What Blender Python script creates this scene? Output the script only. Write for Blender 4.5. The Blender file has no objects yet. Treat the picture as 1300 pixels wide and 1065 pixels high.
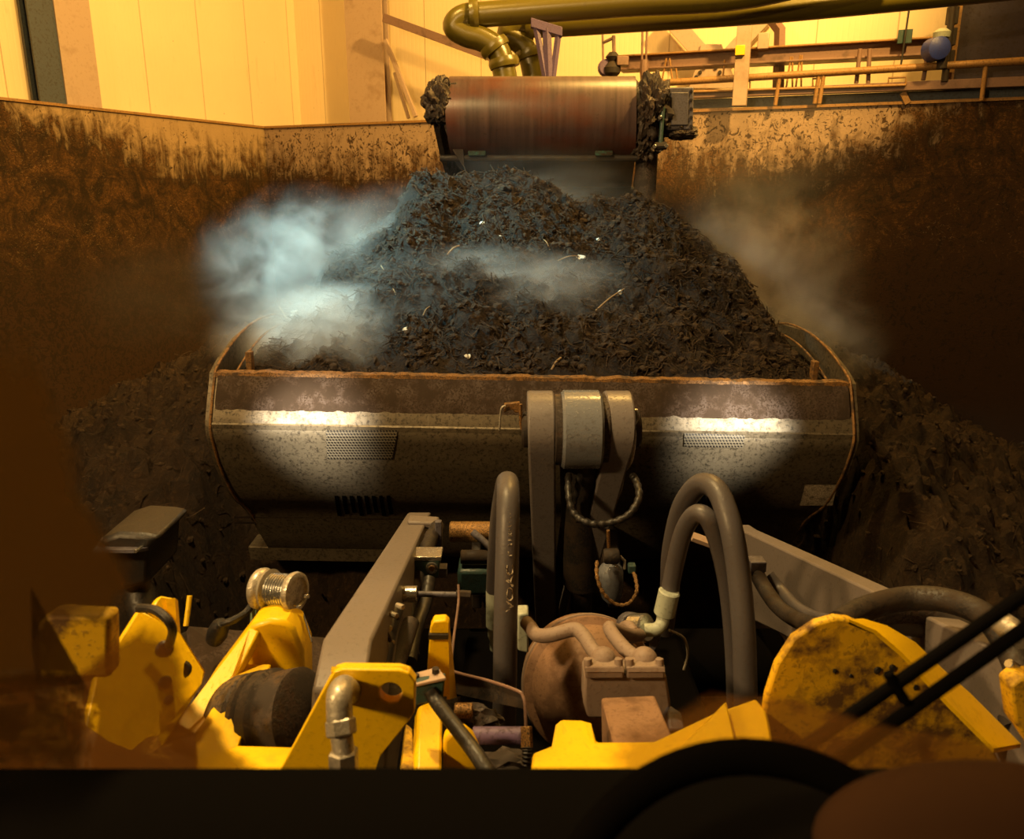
import bpy, bmesh, math, random
from mathutils import Vector, Matrix, noise
random.seed(7)
S = bpy.context.scene
COL = S.collection
# ------------------------------------------------------------------ camera, world, lights, exposure
F = 950.0; PITCH = math.radians(14.2); CAM = Vector((0, 0, 3.4)); PX, PY = 650.0, 487.0
cd = bpy.data.cameras.new('camera'); cam = bpy.data.objects.new('camera', cd); COL.objects.link(cam)
cam.location = CAM; cam.rotation_euler = (math.radians(90) - PITCH, 0, 0)
cd.sensor_width = 36; cd.lens = F / 1300 * 36; cd.shift_y = -(532.5 - PY) / 1300
cd.clip_start = 0.05; cd.dof.use_dof = True; cd.dof.focus_distance = 4.2; cd.dof.aperture_fstop = 4.8
S.camera = cam
S.view_settings.view_transform = 'Standard'; S.view_settings.look = 'None'
S.view_settings.exposure = 0.0; S.view_settings.gamma = 1; S.view_settings.use_curve_mapping = False
S.cycles.volume_step_rate = 2.0; S.cycles.volume_max_steps = 96; S.cycles.volume_bounces = 1
S.cycles.max_bounces = 6; S.cycles.transparent_max_bounces = 16; S.cycles.sample_clamp_indirect = 4
w = bpy.data.worlds.new('hall_air'); S.world = w; w.use_nodes = True
w.node_tree.nodes['Background'].inputs[0].default_value = (0.9, 0.55, 0.3, 1)
w.node_tree.nodes['Background'].inputs[1].default_value = 0.012

def light(name, kind, loc, target, color, energy, size=0.5, size_y=None, angle=60, blend=0.5):
    l = bpy.data.lights.new(name, kind); l.color = color; l.energy = energy
    if kind == 'AREA':
        l.size = size
        if size_y: l.shape = 'RECTANGLE'; l.size_y = size_y
    else:
        l.shadow_soft_size = size
    if kind == 'SPOT': l.spot_size = math.radians(angle); l.spot_blend = blend
    o = bpy.data.objects.new(name, l); COL.objects.link(o); o.location = loc
    o.rotation_euler = (Vector(target) - Vector(loc)).to_track_quat('-Z', 'Y').to_euler()
    return o
SOD = (1.0, 0.56, 0.13)
light('sodium_flood_front', 'SPOT', (5.2, 5.2, 9.6), (-2.0, 13.0, 6.0), SOD, 6800, 0.22, angle=100, blend=0.6)
light('sodium_flood_side', 'SPOT', (-2.5, 6.0, 9.8), (-3.5, 12.0, 5.5), SOD, 1300, 0.35, angle=110, blend=0.7)
light('sodium_lamp_roof', 'AREA', (2.0, 8.4, 9.9), (1.2, 7.6, 0), SOD, 420, 1.2)
light('sodium_lamp_cab', 'AREA', (-1.6, 2.8, 7.4), (-0.4, 2.0, 1.8), (1.0, 0.66, 0.26), 350, 0.3)
light('rear_fill_light', 'AREA', (-5.2, -1.5, 6.6), (0.2, 1.8, 2.0), (1.0, 0.62, 0.24), 420, 0.6)  # unseen soft fill, added to brighten machine faces turned to the camera
light('cool_wall_lamp', 'SPOT', (-4.0, 4.6, 6.0), (-0.7, 5.7, 2.8), (0.32, 0.84, 0.92), 3200, 0.12, angle=40, blend=0.9)
light('worklight_left_beam', 'SPOT', (-2.0, 1.25, 3.45), (-1.12, 4.0, 2.14), (1.0, 0.88, 0.66), 2700, 0.09, angle=12.5, blend=1.0)
light('worklight_right_beam', 'SPOT', (2.25, 1.25, 3.45), (1.24, 4.0, 2.14), (1.0, 0.88, 0.66), 2700, 0.09, angle=12.5, blend=1.0)

# ------------------------------------------------------------------ pixel rays -> points in the hall
def ray(px, py):
    x = (px - PX) / F; v = -(py - PY) / F; s, c = math.sin(PITCH), math.cos(PITCH)
    return Vector((x, c + v * s, -s + v * c))
def U(px, py, Y):
    d = ray(px, py); return CAM + d * (Y / d.y)
def UZ(px, py, z):
    d = ray(px, py); return CAM + d * ((z - CAM.z) / d.z)
def UP(px, py, p0, n):
    d = ray(px, py); return CAM + d * ((p0 - CAM).dot(n) / d.dot(n))
def V(*a): return Vector(a)

# ------------------------------------------------------------------ materials
def mat(name):
    m = bpy.data.materials.new(name); m.use_nodes = True
    nt = m.node_tree; return m, nt, nt.nodes['Principled BSDF']
def N(nt, t, **kw):
    n = nt.nodes.new(t)
    for k, v in kw.items():
        if k in n.inputs: n.inputs[k].default_value = v
        else: setattr(n, k, v)
    return n
def ramp(nt, fac, stops, interp='LINEAR'):
    r = nt.nodes.new('ShaderNodeValToRGB'); r.color_ramp.interpolation = interp
    e = r.color_ramp.elements
    while len(e) < len(stops): e.new(0.5)
    for el, (p, c) in zip(e, stops):
        el.position = p; el.color = (c, c, c, 1) if isinstance(c, (int, float)) else (*c, 1)
    nt.links.new(fac, r.inputs[0]); return r.outputs[0]
def mix(nt, fac, a, b, blend='MIX'):
    m = nt.nodes.new('ShaderNodeMix'); m.data_type = 'RGBA'; m.blend_type = blend
    for i, v in ((0, fac), (6, a), (7, b)):
        if isinstance(v, (int, float)): m.inputs[i].default_value = v
        elif isinstance(v, tuple): m.inputs[i].default_value = (*v, 1)
        else: nt.links.new(v, m.inputs[i])
    return m.outputs[2]
def math_(nt, op, a, b=0.0, c=0.0, clamp=False):
    m = nt.nodes.new('ShaderNodeMath'); m.operation = op; m.use_clamp = clamp
    for i, v in enumerate((a, b, c)):
        if isinstance(v, (int, float)): m.inputs[i].default_value = v
        else: nt.links.new(v, m.inputs[i])
    return m.outputs[0]
def coords(nt, scale=(1, 1, 1), world=False):
    g = nt.nodes.new('ShaderNodeNewGeometry') if world else nt.nodes.new('ShaderNodeTexCoord')
    mp = nt.nodes.new('ShaderNodeMapping'); mp.inputs['Scale'].default_value = scale
    nt.links.new(g.outputs['Position' if world else 'Object'], mp.inputs[0]); return mp.outputs[0]
def tex_noise(nt, vec, scale, detail=4, rough=0.55, dist=0.0):
    n = N(nt, 'ShaderNodeTexNoise', Scale=scale, Detail=detail, Roughness=rough, Distortion=dist)
    nt.links.new(vec, n.inputs['Vector']); return n.outputs[0]
def bump(nt, h, strength, dist, bsdf):
    b = N(nt, 'ShaderNodeBump', Strength=strength, Distance=dist)
    nt.links.new(h, b.inputs['Height']); nt.links.new(b.outputs[0], bsdf.inputs['Normal'])

def paint(name, col, rough=0.45, metal=0.0, grime=(0.03, 0.018, 0.01), amount=0.35, gscale=9.0, spec=0.5, fine=0.25):
    """painted or bare surface with clinging dirt and fine grit"""
    m, nt, b = mat(name)
    v = coords(nt, world=True)
    big = tex_noise(nt, v, gscale, 6, 0.65); sm = tex_noise(nt, v, gscale * 9, 4, 0.6)
    g1 = ramp(nt, big, [(0.62 - amount * 0.34, 0), (0.72 - amount * 0.26, 1)])
    g2 = ramp(nt, sm, [(0.58 - fine * 0.2, 0), (0.66 - fine * 0.15, 1)])
    f = math_(nt, 'MAXIMUM', math_(nt, 'MULTIPLY', g1, min(1, amount * 2)), math_(nt, 'MULTIPLY', g2, min(1.0, fine * 2)))
    c = mix(nt, f, col, grime)
    nt.links.new(c, b.inputs['Base Color'])
    r = math_(nt, 'MULTIPLY_ADD', f, 0.35, rough, clamp=True); nt.links.new(r, b.inputs['Roughness'])
    mt = math_(nt, 'MULTIPLY', math_(nt, 'SUBTRACT', 1.0, f), metal); nt.links.new(mt, b.inputs['Metallic'])
    b.inputs['Specular IOR Level'].default_value = spec
    bump(nt, math_(nt, 'ADD', f, math_(nt, 'MULTIPLY', sm, 0.3)), 0.35, 0.003, b)
    return m

YEL = paint('yellow_machine_paint', (0.88, 0.56, 0.003), 0.35, amount=0.10, fine=0.08, grime=(0.20, 0.09, 0.01))
YELD = paint('muddied_yellow_paint', (0.74, 0.45, 0.01), 0.5, amount=0.5, fine=0.25, grime=(0.12, 0.06, 0.015))
MUDY = paint('mud_covered_yellow_paint', (0.5, 0.28, 0.01), 0.6, amount=0.85, fine=0.5, grime=(0.08, 0.038, 0.008), gscale=7)
GREY = paint('grey_machine_paint', (0.17, 0.155, 0.16), 0.33, amount=0.2, fine=0.15)
ARM = paint('grey_lift_arm_paint', (0.17, 0.145, 0.135), 0.48, amount=0.04, fine=0.10)
BOSS = paint('wet_blue_grey_paint', (0.17, 0.185, 0.22), 0.2, amount=0.14, fine=0.18, spec=0.8)
GUN = paint('dark_grimy_steel', (0.028, 0.025, 0.025), 0.5, metal=0.3, amount=0.5, fine=0.4)
BLK = paint('black_rubber', (0.015, 0.014, 0.014), 0.45, amount=0.25, fine=0.2, grime=(0.05, 0.03, 0.015))
HOSE = paint('grey_brown_hose_rubber', (0.085, 0.078, 0.085), 0.42, amount=0.15, fine=0.1, grime=(0.06, 0.035, 0.02))
CHR = paint('bright_steel', (0.62, 0.62, 0.6), 0.22, metal=0.9, amount=0.12, fine=0.1)
ZINC = paint('zinc_fitting', (0.50, 0.46, 0.38), 0.35, metal=0.6, amount=0.3, fine=0.25, gscale=20)
PALE = paint('pale_green_grey_plastic', (0.42, 0.47, 0.40), 0.4, amount=0.25, fine=0.15)
TAN = paint('dusty_pump_casting', (0.26, 0.195, 0.16), 0.6, amount=0.25, fine=0.15, grime=(0.13, 0.07, 0.04))
TAND = paint('dusty_brown_drum_paint', (0.26, 0.15, 0.09), 0.6, amount=0.35, fine=0.2, grime=(0.10, 0.05, 0.025))
RUST = paint('gritty_rust_gold', (0.40, 0.22, 0.07), 0.45, metal=0.4, amount=0.3, fine=0.6, gscale=30)
GRIM = paint('caked_brown_grime', (0.05, 0.028, 0.018), 0.5, amount=0.6, fine=0.5, grime=(0.02, 0.012, 0.008), spec=0.7)
TEALM = paint('teal_painted_block', (0.03, 0.07, 0.07), 0.4, amount=0.2)
BLUEM = paint('blue_grey_casing', (0.10, 0.095, 0.125), 0.45, amount=0.3, fine=0.25)
BLUE = paint('blue_actuator_paint', (0.03, 0.05, 0.28), 0.4, amount=0.1)
PURP = paint('violet_grey_steel', (0.12, 0.08, 0.17), 0.5, amount=0.12)
OLIVE = paint('olive_pipe_paint', (0.11, 0.09, 0.010), 0.3, amount=0.15, fine=0.08, spec=0.7)
STEEL = paint('tan_galvanised_steel', (0.42, 0.31, 0.24), 0.5, amount=0.2, fine=0.1, grime=(0.2, 0.12, 0.07), gscale=3)
BEAM = paint('brown_beam_paint', (0.20, 0.12, 0.095), 0.5, amount=0.25, fine=0.1, gscale=4)
SLATE = paint('slate_blue_steel', (0.045, 0.06, 0.085), 0.5, amount=0.15, gscale=4)
RAILM = paint('ochre_rail_paint', (0.30, 0.16, 0.05), 0.45, amount=0.2, gscale=6)
HOPM = paint('dark_violet_hopper_plate', (0.035, 0.025, 0.04), 0.6, amount=0.3, gscale=3)
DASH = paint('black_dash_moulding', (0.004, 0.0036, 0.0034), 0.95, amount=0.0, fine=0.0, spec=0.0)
CONSOLE = paint('brown_console_moulding', (0.05, 0.024, 0.012), 0.9, amount=0.0, fine=0.0, spec=0.1)
WHT = paint('cream_print', (0.60, 0.52, 0.40), 0.6, amount=0.35, fine=0.5, gscale=30)
WOOD = paint('pale_wood_splinter', (0.26, 0.17, 0.08), 0.7, amount=0.2, gscale=30)
PLAST = paint('white_plastic_scrap', (0.75, 0.74, 0.66), 0.5, amount=0.2, gscale=30)

def bucket_mat():
    m, nt, b = mat('weathered_bucket_plate')
    v = coords(nt, world=True)
    n1 = tex_noise(nt, v, 3.0, 6, 0.7); n2 = tex_noise(nt, v, 48, 7, 0.75); n3 = tex_noise(nt, v, 22, 5, 0.7)
    st = tex_noise(nt, coords(nt, (9, 1, 1.2), world=True), 6, 4, 0.6)
    c = mix(nt, n1, (0.07, 0.058, 0.040), (0.19, 0.155, 0.105))
    c = mix(nt, ramp(nt, n2, [(0.50, 0), (0.62, 0.85)]), c, (0.018, 0.014, 0.009))
    c = mix(nt, ramp(nt, n3, [(0.55, 0), (0.75, 0.8)]), c, (0.03, 0.02, 0.012))
    c = mix(nt, ramp(nt, st, [(0.62, 0), (0.75, 0.35)]), c, (0.22, 0.19, 0.15))
    nt.links.new(c, b.inputs['Base Color'])
    nt.links.new(ramp(nt, n3, [(0.3, 0.42), (0.7, 0.60)]), b.inputs['Roughness'])
    b.inputs['Metallic'].default_value = 0.45
    bump(nt, math_(nt, 'ADD', n2, n3), 0.3, 0.003, b); return m
BUCK = bucket_mat()
EDGE = paint('worn_ochre_edge', (0.24, 0.12, 0.035), 0.5, metal=0.2, amount=0.45, fine=0.4, gscale=14)
CAKE = paint('dried_mud_band', (0.05, 0.030, 0.020), 0.75, amount=0.5, fine=0.5, gscale=10)

def compost_mat(name, a, b_, c_):
    m, nt, b = mat(name)
    v = coords(nt, world=True)
    n1 = tex_noise(nt, v, 5, 8, 0.7); n2 = tex_noise(nt, v, 30, 7, 0.75, 0.5); n3 = tex_noise(nt, v, 110, 3, 0.7, 1.5)
    c = mix(nt, ramp(nt, n1, [(0.35, 0), (0.65, 1)]), a, b_)
    c = mix(nt, ramp(nt, n2, [(0.52, 0), (0.70, 0.8)]), c, c_)
    c = mix(nt, ramp(nt, n3, [(0.70, 0), (0.74, 0.8)]), c, (0.30, 0.19, 0.09))
    nt.links.new(c, b.inputs['Base Color']); b.inputs['Roughness'].default_value = 0.7
    b.inputs['Specular IOR Level'].default_value = 0.3
    h = math_(nt, 'ADD', math_(nt, 'MULTIPLY', n2, 1.0), math_(nt, 'MULTIPLY', n3, 0.45))
    bump(nt, h, 1.0, 0.045, b); return m
COMP = compost_mat('steaming_compost', (0.014, 0.009, 0.006), (0.038, 0.023, 0.014), (0.085, 0.048, 0.022))
PILE = compost_mat('settled_brown_compost', (0.020, 0.011, 0.005), (0.055, 0.030, 0.013), (0.12, 0.065, 0.024))
FIB = compost_mat('fibrous_scraps', (0.04, 0.024, 0.013), (0.085, 0.052, 0.027), (0.16, 0.10, 0.05))

def concrete_mat(name, band, speck, tint, rise0, rise1, rise):
    """push wall: cast concrete with slurry splashed over it from below. band = height where the clean concrete starts,
    climbing by rise between rise0 and rise1 along the wall"""
    m, nt, b = mat(name)
    v = coords(nt); sep = nt.nodes.new('ShaderNodeSeparateXYZ'); nt.links.new(v, sep.inputs[0])
    z = sep.outputs[2]; xx = sep.outputs[0]
    n1 = tex_noise(nt, v, 0.9, 6, 0.65, 0.6); n2 = tex_noise(nt, coords(nt, (1.0, 1, 0.8)), 3.2, 9, 0.78, 1.0)
    n3 = tex_noise(nt, coords(nt, (0.8, 1, 1.2)), 16, 5, 0.75, 3.5); n4 = tex_noise(nt, coords(nt, (2.6, 1, 0.35)), 3.0, 6, 0.7, 0.4)
    base = mix(nt, n2, tint, tuple(x * 0.6 for x in tint))
    climb = math_(nt, 'MULTIPLY', math_(nt, 'DIVIDE', math_(nt, 'SUBTRACT', xx, rise0), rise1 - rise0, clamp=True), rise)
    tide = math_(nt, 'ADD', math_(nt, 'MULTIPLY_ADD', n1, 1.1, band - 0.55), climb)
    hh = math_(nt, 'SUBTRACT', tide, z)
    drip = math_(nt, 'MULTIPLY', math_(nt, 'SUBTRACT', n4, 0.5), 1.1)
    f = ramp(nt, math_(nt, 'ADD', math_(nt, 'MULTIPLY_ADD', n2, 1.5, math_(nt, 'MULTIPLY', hh, 0.75)), drip), [(0.55, 0), (0.95, 0.90), (1.0, 0.96)])
    low_shade = ramp(nt, math_(nt, 'ADD', math_(nt, 'SUBTRACT', 2.55, z), n1), [(0.1, 0), (1.0, 1)])  # falloff of light down the wall, painted in as near-black lower dirt
    d1 = mix(nt, ramp(nt, n2, [(0.44, 0), (0.60, 1)]), (0.007, 0.0035, 0.0012), (0.115, 0.052, 0.013))
    d1 = mix(nt, ramp(nt, n3, [(0.44, 0.85), (0.53, 0)]), d1, (0.016, 0.009, 0.004))
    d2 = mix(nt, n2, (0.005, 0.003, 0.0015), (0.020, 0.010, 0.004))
    c = mix(nt, f, base, mix(nt, low_shade, d1, d2))
    sc = ramp(nt, n3, [(0.585, 0), (0.63, 1)])
    msk = ramp(nt, tex_noise(nt, v, 1.3, 4, 0.7), [(0.46, 0), (0.60, 1)])
    hm = math_(nt, 'SUBTRACT', 1.0, math_(nt, 'MULTIPLY', low_shade, 0.75))
    c = mix(nt, math_(nt, 'MULTIPLY', math_(nt, 'MULTIPLY', sc, msk), math_(nt, 'MULTIPLY', hm, 0.75)), c, tuple(x * 0.55 for x in tint))
    mp = coords(nt, (1.0, 1, 0.8)); sp = tex_noise(nt, mp, 13, 4, 0.6, 1.8)
    dens = math_(nt, 'MULTIPLY_ADD', hh, 0.05, speck)
    sk = ramp(nt, math_(nt, 'ADD', sp, dens), [(0.565, 0), (0.60, 0.9)])
    c = mix(nt, sk, c, (0.045, 0.024, 0.012))
    zl = math_(nt, 'ABSOLUTE', math_(nt, 'SUBTRACT', z, 3.62)); j = ramp(nt, zl, [(0.0, 1), (0.018, 0)])
    c = mix(nt, math_(nt, 'MULTIPLY', j, 0.6), c, (0.03, 0.018, 0.01))
    nt.links.new(c, b.inputs['Base Color']); b.inputs['Roughness'].default_value = 0.85; b.inputs['Specular IOR Level'].default_value = 0.12
    bump(nt, math_(nt, 'ADD', n3, math_(nt, 'MULTIPLY', n2, 0.6)), 0.6, 0.03, b); return m
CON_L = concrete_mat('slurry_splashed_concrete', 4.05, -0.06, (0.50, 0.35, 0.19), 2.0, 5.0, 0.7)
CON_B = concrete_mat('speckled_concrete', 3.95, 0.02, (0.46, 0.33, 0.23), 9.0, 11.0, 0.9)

def cladding_mat():
    m, nt, b = mat('ribbed_metal_cladding')
    v = coords(nt); sep = nt.nodes.new('ShaderNodeSeparateXYZ'); nt.links.new(v, sep.inputs[0])
    x = sep.outputs[0]
    fr = math_(nt, 'FRACT', math_(nt, 'DIVIDE', x, 0.075))
    rib = math_(nt, 'SMOOTH_MIN', math_(nt, 'ABSOLUTE', math_(nt, 'SUBTRACT', fr, 0.5)), 0.18, 0.1)
    seam = ramp(nt, math_(nt, 'ABSOLUTE', math_(nt, 'SUBTRACT', math_(nt, 'FRACT', math_(nt, 'DIVIDE', x, 1.05)), 0.5)), [(0.0, 1), (0.012, 0)])
    n1 = tex_noise(nt, v, 0.8, 5, 0.6); st = tex_noise(nt, coords(nt, (3, 1, 0.5)), 2.0, 6, 0.7)
    c = mix(nt, n1, (0.80, 0.66, 0.42), (0.70, 0.56, 0.34))
    c = mix(nt, ramp(nt, st, [(0.60, 0), (0.78, 0.5)]), c, (0.42, 0.28, 0.14))
    sp = tex_noise(nt, v, 11, 2, 0.5); c = mix(nt, ramp(nt, sp, [(0.76, 0), (0.79, 0.8)]), c, (0.2, 0.1, 0.05))
    c = mix(nt, math_(nt, 'MULTIPLY', seam, 0.65), c, (0.2, 0.12, 0.06))
    nt.links.new(c, b.inputs['Base Color']); b.inputs['Roughness'].default_value = 0.55
    bump(nt, math_(nt, 'SUBTRACT', rib, seam), 0.35, 0.02, b); return m
CLAD = cladding_mat()

def belt_mat():
    m, nt, b = mat('worn_red_brown_belt')
    v = coords(nt, world=True)
    a = tex_noise(nt, coords(nt, (14, 0.6, 0.6), world=True), 1.6, 5, 0.6); n = tex_noise(nt, v, 1.7, 4, 0.6)
    c = mix(nt, ramp(nt, a, [(0.3, 0), (0.7, 1)]), (0.045, 0.028, 0.028), (0.10, 0.062, 0.06))
    c = mix(nt, ramp(nt, n, [(0.50, 0), (0.66, 0.7)]), c, (0.10, 0.024, 0.010))
    sp = tex_noise(nt, v, 30, 4, 0.7); c = mix(nt, ramp(nt, sp, [(0.6, 0), (0.7, 0.6)]), c, (0.02, 0.012, 0.008))
    nt.links.new(c, b.inputs['Base Color']); b.inputs['Roughness'].default_value = 0.36
    b.inputs['Specular IOR Level'].default_value = 0.7
    bump(nt, a, 0.25, 0.006, b); return m
BELT = belt_mat()

def perf_mat():
    m, nt, b = mat('perforated_plate')
    v = coords(nt, (1, 1, 1)); sp = nt.nodes.new('ShaderNodeSeparateXYZ'); nt.links.new(v, sp.inputs[0]); cb = nt.nodes.new('ShaderNodeCombineXYZ')
    nt.links.new(math_(nt, 'ADD', sp.outputs[0], math_(nt, 'MULTIPLY', sp.outputs[2], .5)), cb.inputs[0]); nt.links.new(sp.outputs[2], cb.inputs[1])
    vo = N(nt, 'ShaderNodeTexVoronoi', voronoi_dimensions='2D', Scale=58.0, Randomness=0.0); nt.links.new(cb.outputs[0], vo.inputs['Vector'])
    d = ramp(nt, vo.outputs['Distance'], [(0.30, 0), (0.38, 1)])
    c = mix(nt, d, (0.006, 0.004, 0.003), (0.10, 0.085, 0.06)); nt.links.new(c, b.inputs['Base Color'])
    b.inputs['Roughness'].default_value = 0.5; bump(nt, d, 0.8, 0.004, b); return m
PERF = perf_mat()

def floor_mat():
    m, nt, b = mat('wet_slurry_floor'); v = coords(nt, world=True)
    n = tex_noise(nt, v, 3, 8, 0.7)
    nt.links.new(mix(nt, n, (0.012, 0.008, 0.005), (0.07, 0.042, 0.024)), b.inputs['Base Color'])
    nt.links.new(ramp(nt, n, [(0.35, 0.25), (0.6, 0.8)]), b.inputs['Roughness']); bump(nt, n, 0.6, 0.04, b); return m
FLOOR = floor_mat()
def plain(name, col, rough=0.7):
    m, nt, b = mat(name); v = coords(nt, world=True)
    nt.links.new(mix(nt, tex_noise(nt, v, 2, 4), col, tuple(x * 0.75 for x in col)), b.inputs['Base Color'])
    b.inputs['Roughness'].default_value = rough; return m
CEIL = plain('roof_sheeting', (0.35, 0.28, 0.18))

def clear_glass():
    m = bpy.data.materials.new('clear_windscreen'); m.use_nodes = True; nt = m.node_tree; nt.nodes.clear()
    t = nt.nodes.new('ShaderNodeBsdfTransparent'); t.inputs[0].default_value = (1, 1, 1, 1)
    o = nt.nodes.new('ShaderNodeOutputMaterial'); nt.links.new(t.outputs[0], o.inputs[0]); return m
GLASS = clear_glass()
def smear_mat(name, col, strength, seed, nscale=5.0):
    """mud film on glass, thick in the middle and thinning to nothing at its ragged rim"""
    m = bpy.data.materials.new(name); m.use_nodes = True; nt = m.node_tree; nt.nodes.clear()
    tc = nt.nodes.new('ShaderNodeTexCoord')
    uv = tc.outputs['UV']
    gm = nt.nodes.new('ShaderNodeSeparateXYZ'); nt.links.new(uv, gm.inputs[0])
    edge = gm.outputs[0]
    n = N(nt, 'ShaderNodeTexNoise', Scale=nscale, Detail=6, Roughness=0.6)
    mp = nt.nodes.new('ShaderNodeMapping'); mp.inputs['Location'].default_value = (seed, seed, 0)
    nt.links.new(tc.outputs['Object'], mp.inputs[0]); nt.links.new(mp.outputs[0], n.inputs['Vector'])
    a = math_(nt, 'MULTIPLY_ADD', math_(nt, 'SUBTRACT', n.outputs[0], 0.5), 0.9, edge)
    al = ramp(nt, a, [(0.04, 0), (0.42, strength)], 'EASE')
    d = nt.nodes.new('ShaderNodeBsdfDiffuse'); d.inputs[0].default_value = (*col, 1)
    tl = nt.nodes.new('ShaderNodeBsdfTranslucent'); tl.inputs[0].default_value = (*col, 1)
    ms = nt.nodes.new('ShaderNodeMixShader'); ms.inputs[0].default_value = 0.5
    nt.links.new(d.outputs[0], ms.inputs[1]); nt.links.new(tl.outputs[0], ms.inputs[2])
    t = nt.nodes.new('ShaderNodeBsdfTransparent'); mm = nt.nodes.new('ShaderNodeMixShader')
    nt.links.new(al, mm.inputs[0]); nt.links.new(t.outputs[0], mm.inputs[1]); nt.links.new(ms.outputs[0], mm.inputs[2])
    o = nt.nodes.new('ShaderNodeOutputMaterial'); nt.links.new(mm.outputs[0], o.inputs[0]); return m

def steam_mat(name, dens, col=(0.92, 0.94, 0.95), nscale=1.6, seed=0.0, lo=0.38, hi=0.68):
    m = bpy.data.materials.new(name); m.use_nodes = True; nt = m.node_tree; nt.nodes.clear()
    tc = nt.nodes.new('ShaderNodeTexCoord')
    ln = nt.nodes.new('ShaderNodeVectorMath'); ln.operation = 'LENGTH'; nt.links.new(tc.outputs['Object'], ln.inputs[0])
    fall = ramp(nt, ln.outputs['Value'], [(0.05, 1), (0.97, 0)], 'EASE')
    mp = nt.nodes.new('ShaderNodeMapping'); mp.inputs['Location'].default_value = (seed, seed * 0.7, 0)
    nt.links.new(tc.outputs['Object'], mp.inputs[0])
    n = N(nt, 'ShaderNodeTexNoise', Scale=nscale, Detail=3, Roughness=0.6, Distortion=0.6); nt.links.new(mp.outputs[0], n.inputs['Vector'])
    nn = ramp(nt, n.outputs[0], [(lo, 0.05), (hi, 1)])
    d = math_(nt, 'MULTIPLY', math_(nt, 'MULTIPLY', fall, nn), dens)
    vs = nt.nodes.new('ShaderNodeVolumeScatter'); vs.inputs['Color'].default_value = (*col, 1); vs.inputs['Anisotropy'].default_value = 0.1
    nt.links.new(d, vs.inputs['Density'])
    o = nt.nodes.new('ShaderNodeOutputMaterial'); nt.links.new(vs.outputs[0], o.inputs['Volume']); return m

# ------------------------------------------------------------------ mesh helpers
def bx(bm, c, s, rot=None, tilt=None):
    M = Matrix.Translation(Vector(c)) @ (rot.to_4x4() if rot is not None else Matrix.Identity(4)) @ Matrix.Diagonal((*s, 1))
    return bmesh.ops.create_cube(bm, size=1, matrix=M)['verts']
def BX(c, s, rot=None):
    bm = bmesh.new(); bx(bm, c, s, rot); return bm
def frame_of(d):
    d = Vector(d).normalized(); a = Vector((0, 0, 1)) if abs(d.z) < 0.9 else Vector((1, 0, 0))
    x = a.cross(d).normalized(); y = d.cross(x); return x, y, d
def lathe(bm, base, axis, prof, seg=28):
    """prof: list of (distance along the axis, radius)"""
    x, y, d = frame_of(axis); base = Vector(base); rings = []
    for t, r in prof:
        rings.append([bm.verts.new(base + d * t + (x * math.cos(a) + y * math.sin(a)) * max(r, 1e-4)) for a in [2 * math.pi * k / seg for k in range(seg)]])
    for i in range(len(rings) - 1):
        for k in range(seg):
            bm.faces.new((rings[i][k], rings[i][(k + 1) % seg], rings[i + 1][(k + 1) % seg], rings[i + 1][k]))
    bm.faces.new(rings[0][::-1]); bm.faces.new(rings[-1])
def LA(base, axis, prof, seg=28):
    bm = bmesh.new(); lathe(bm, base, axis, prof, seg); return bm
def CY(a, b, r, r2=None, seg=24, ch=0.0):
    a, b = Vector(a), Vector(b); L = (b - a).length; r2 = r if r2 is None else r2
    ch = ch or min(r, r2, L) * 0.12
    return LA(a, b - a, [(0, r - ch), (ch, r), (L - ch, r2), (L, r2 - ch)], seg)
def smooth_path(pts, n=8):
    P = [Vector(p) for p in pts]
    if len(P) < 3: return P
    out = []
    for i in range(len(P) - 1):
        p0 = P[max(i - 1, 0)]; p1 = P[i]; p2 = P[i + 1]; p3 = P[min(i + 2, len(P) - 1)]
        for k in range(n):
            t = k / n
            out.append(0.5 * ((2 * p1) + (p2 - p0) * t + (2 * p0 - 5 * p1 + 4 * p2 - p3) * t * t + (3 * p1 - p0 - 3 * p2 + p3) * t ** 3))
    out.append(P[-1]); return out
def tube(bm, path, r, seg=14, wave=0.0, wl=3):
    """swept round section; r may be a number or one radius per path point; wave = helical guard on a hose"""
    n = len(path); rings = []; up = None
    for i, p in enumerate(path):
        d = (path[min(i + 1, n - 1)] - path[max(i - 1, 0)]).normalized()
        if up is None: up = frame_of(d)[0]
        x = (up - d * up.dot(d)).normalized(); y = d.cross(x); up = x
        rr = r[i] if isinstance(r, (list, tuple)) else r
        if wave: rr *= 1 + wave * (1 if (i // wl) % 2 else -1)
        rings.append([bm.verts.new(p + (x * math.cos(a) + y * math.sin(a)) * rr) for a in [2 * math.pi * k / seg for k in range(seg)]])
    for i in range(n - 1):
        for k in range(seg):
            bm.faces.new((rings[i][k], rings[i][(k + 1) % seg], rings[i + 1][(k + 1) % seg], rings[i + 1][k]))
    bm.faces.new(rings[0][::-1]); bm.faces.new(rings[-1])
def TU(pts, r, seg=14, n=8, smooth=True, wave=0.0, wl=3):
    bm = bmesh.new(); tube(bm, smooth_path(pts, n) if smooth else [Vector(p) for p in pts], r, seg, wave, wl); return bm
def extrude_poly(bm, pts, vec, holes=None):
    pts = [Vector(p) for p in pts]; vec = Vector(vec); n = len(pts)
    a = [bm.verts.new(p) for p in pts]; b = [bm.verts.new(p + vec) for p in pts]
    bm.faces.new(a); bm.faces.new(b[::-1])
    for i in range(n): bm.faces.new((a[i], b[i], b[(i + 1) % n], a[(i + 1) % n]))
def PL(pts, vec):
    bm = bmesh.new(); extrude_poly(bm, pts, vec); return bm
def pxpoly(pts, Y, th):
    """plate standing across the view: outline given as seen, pushed th metres deeper"""
    return PL([U(x, y, Y) for x, y in pts], (0, th, 0))
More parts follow.
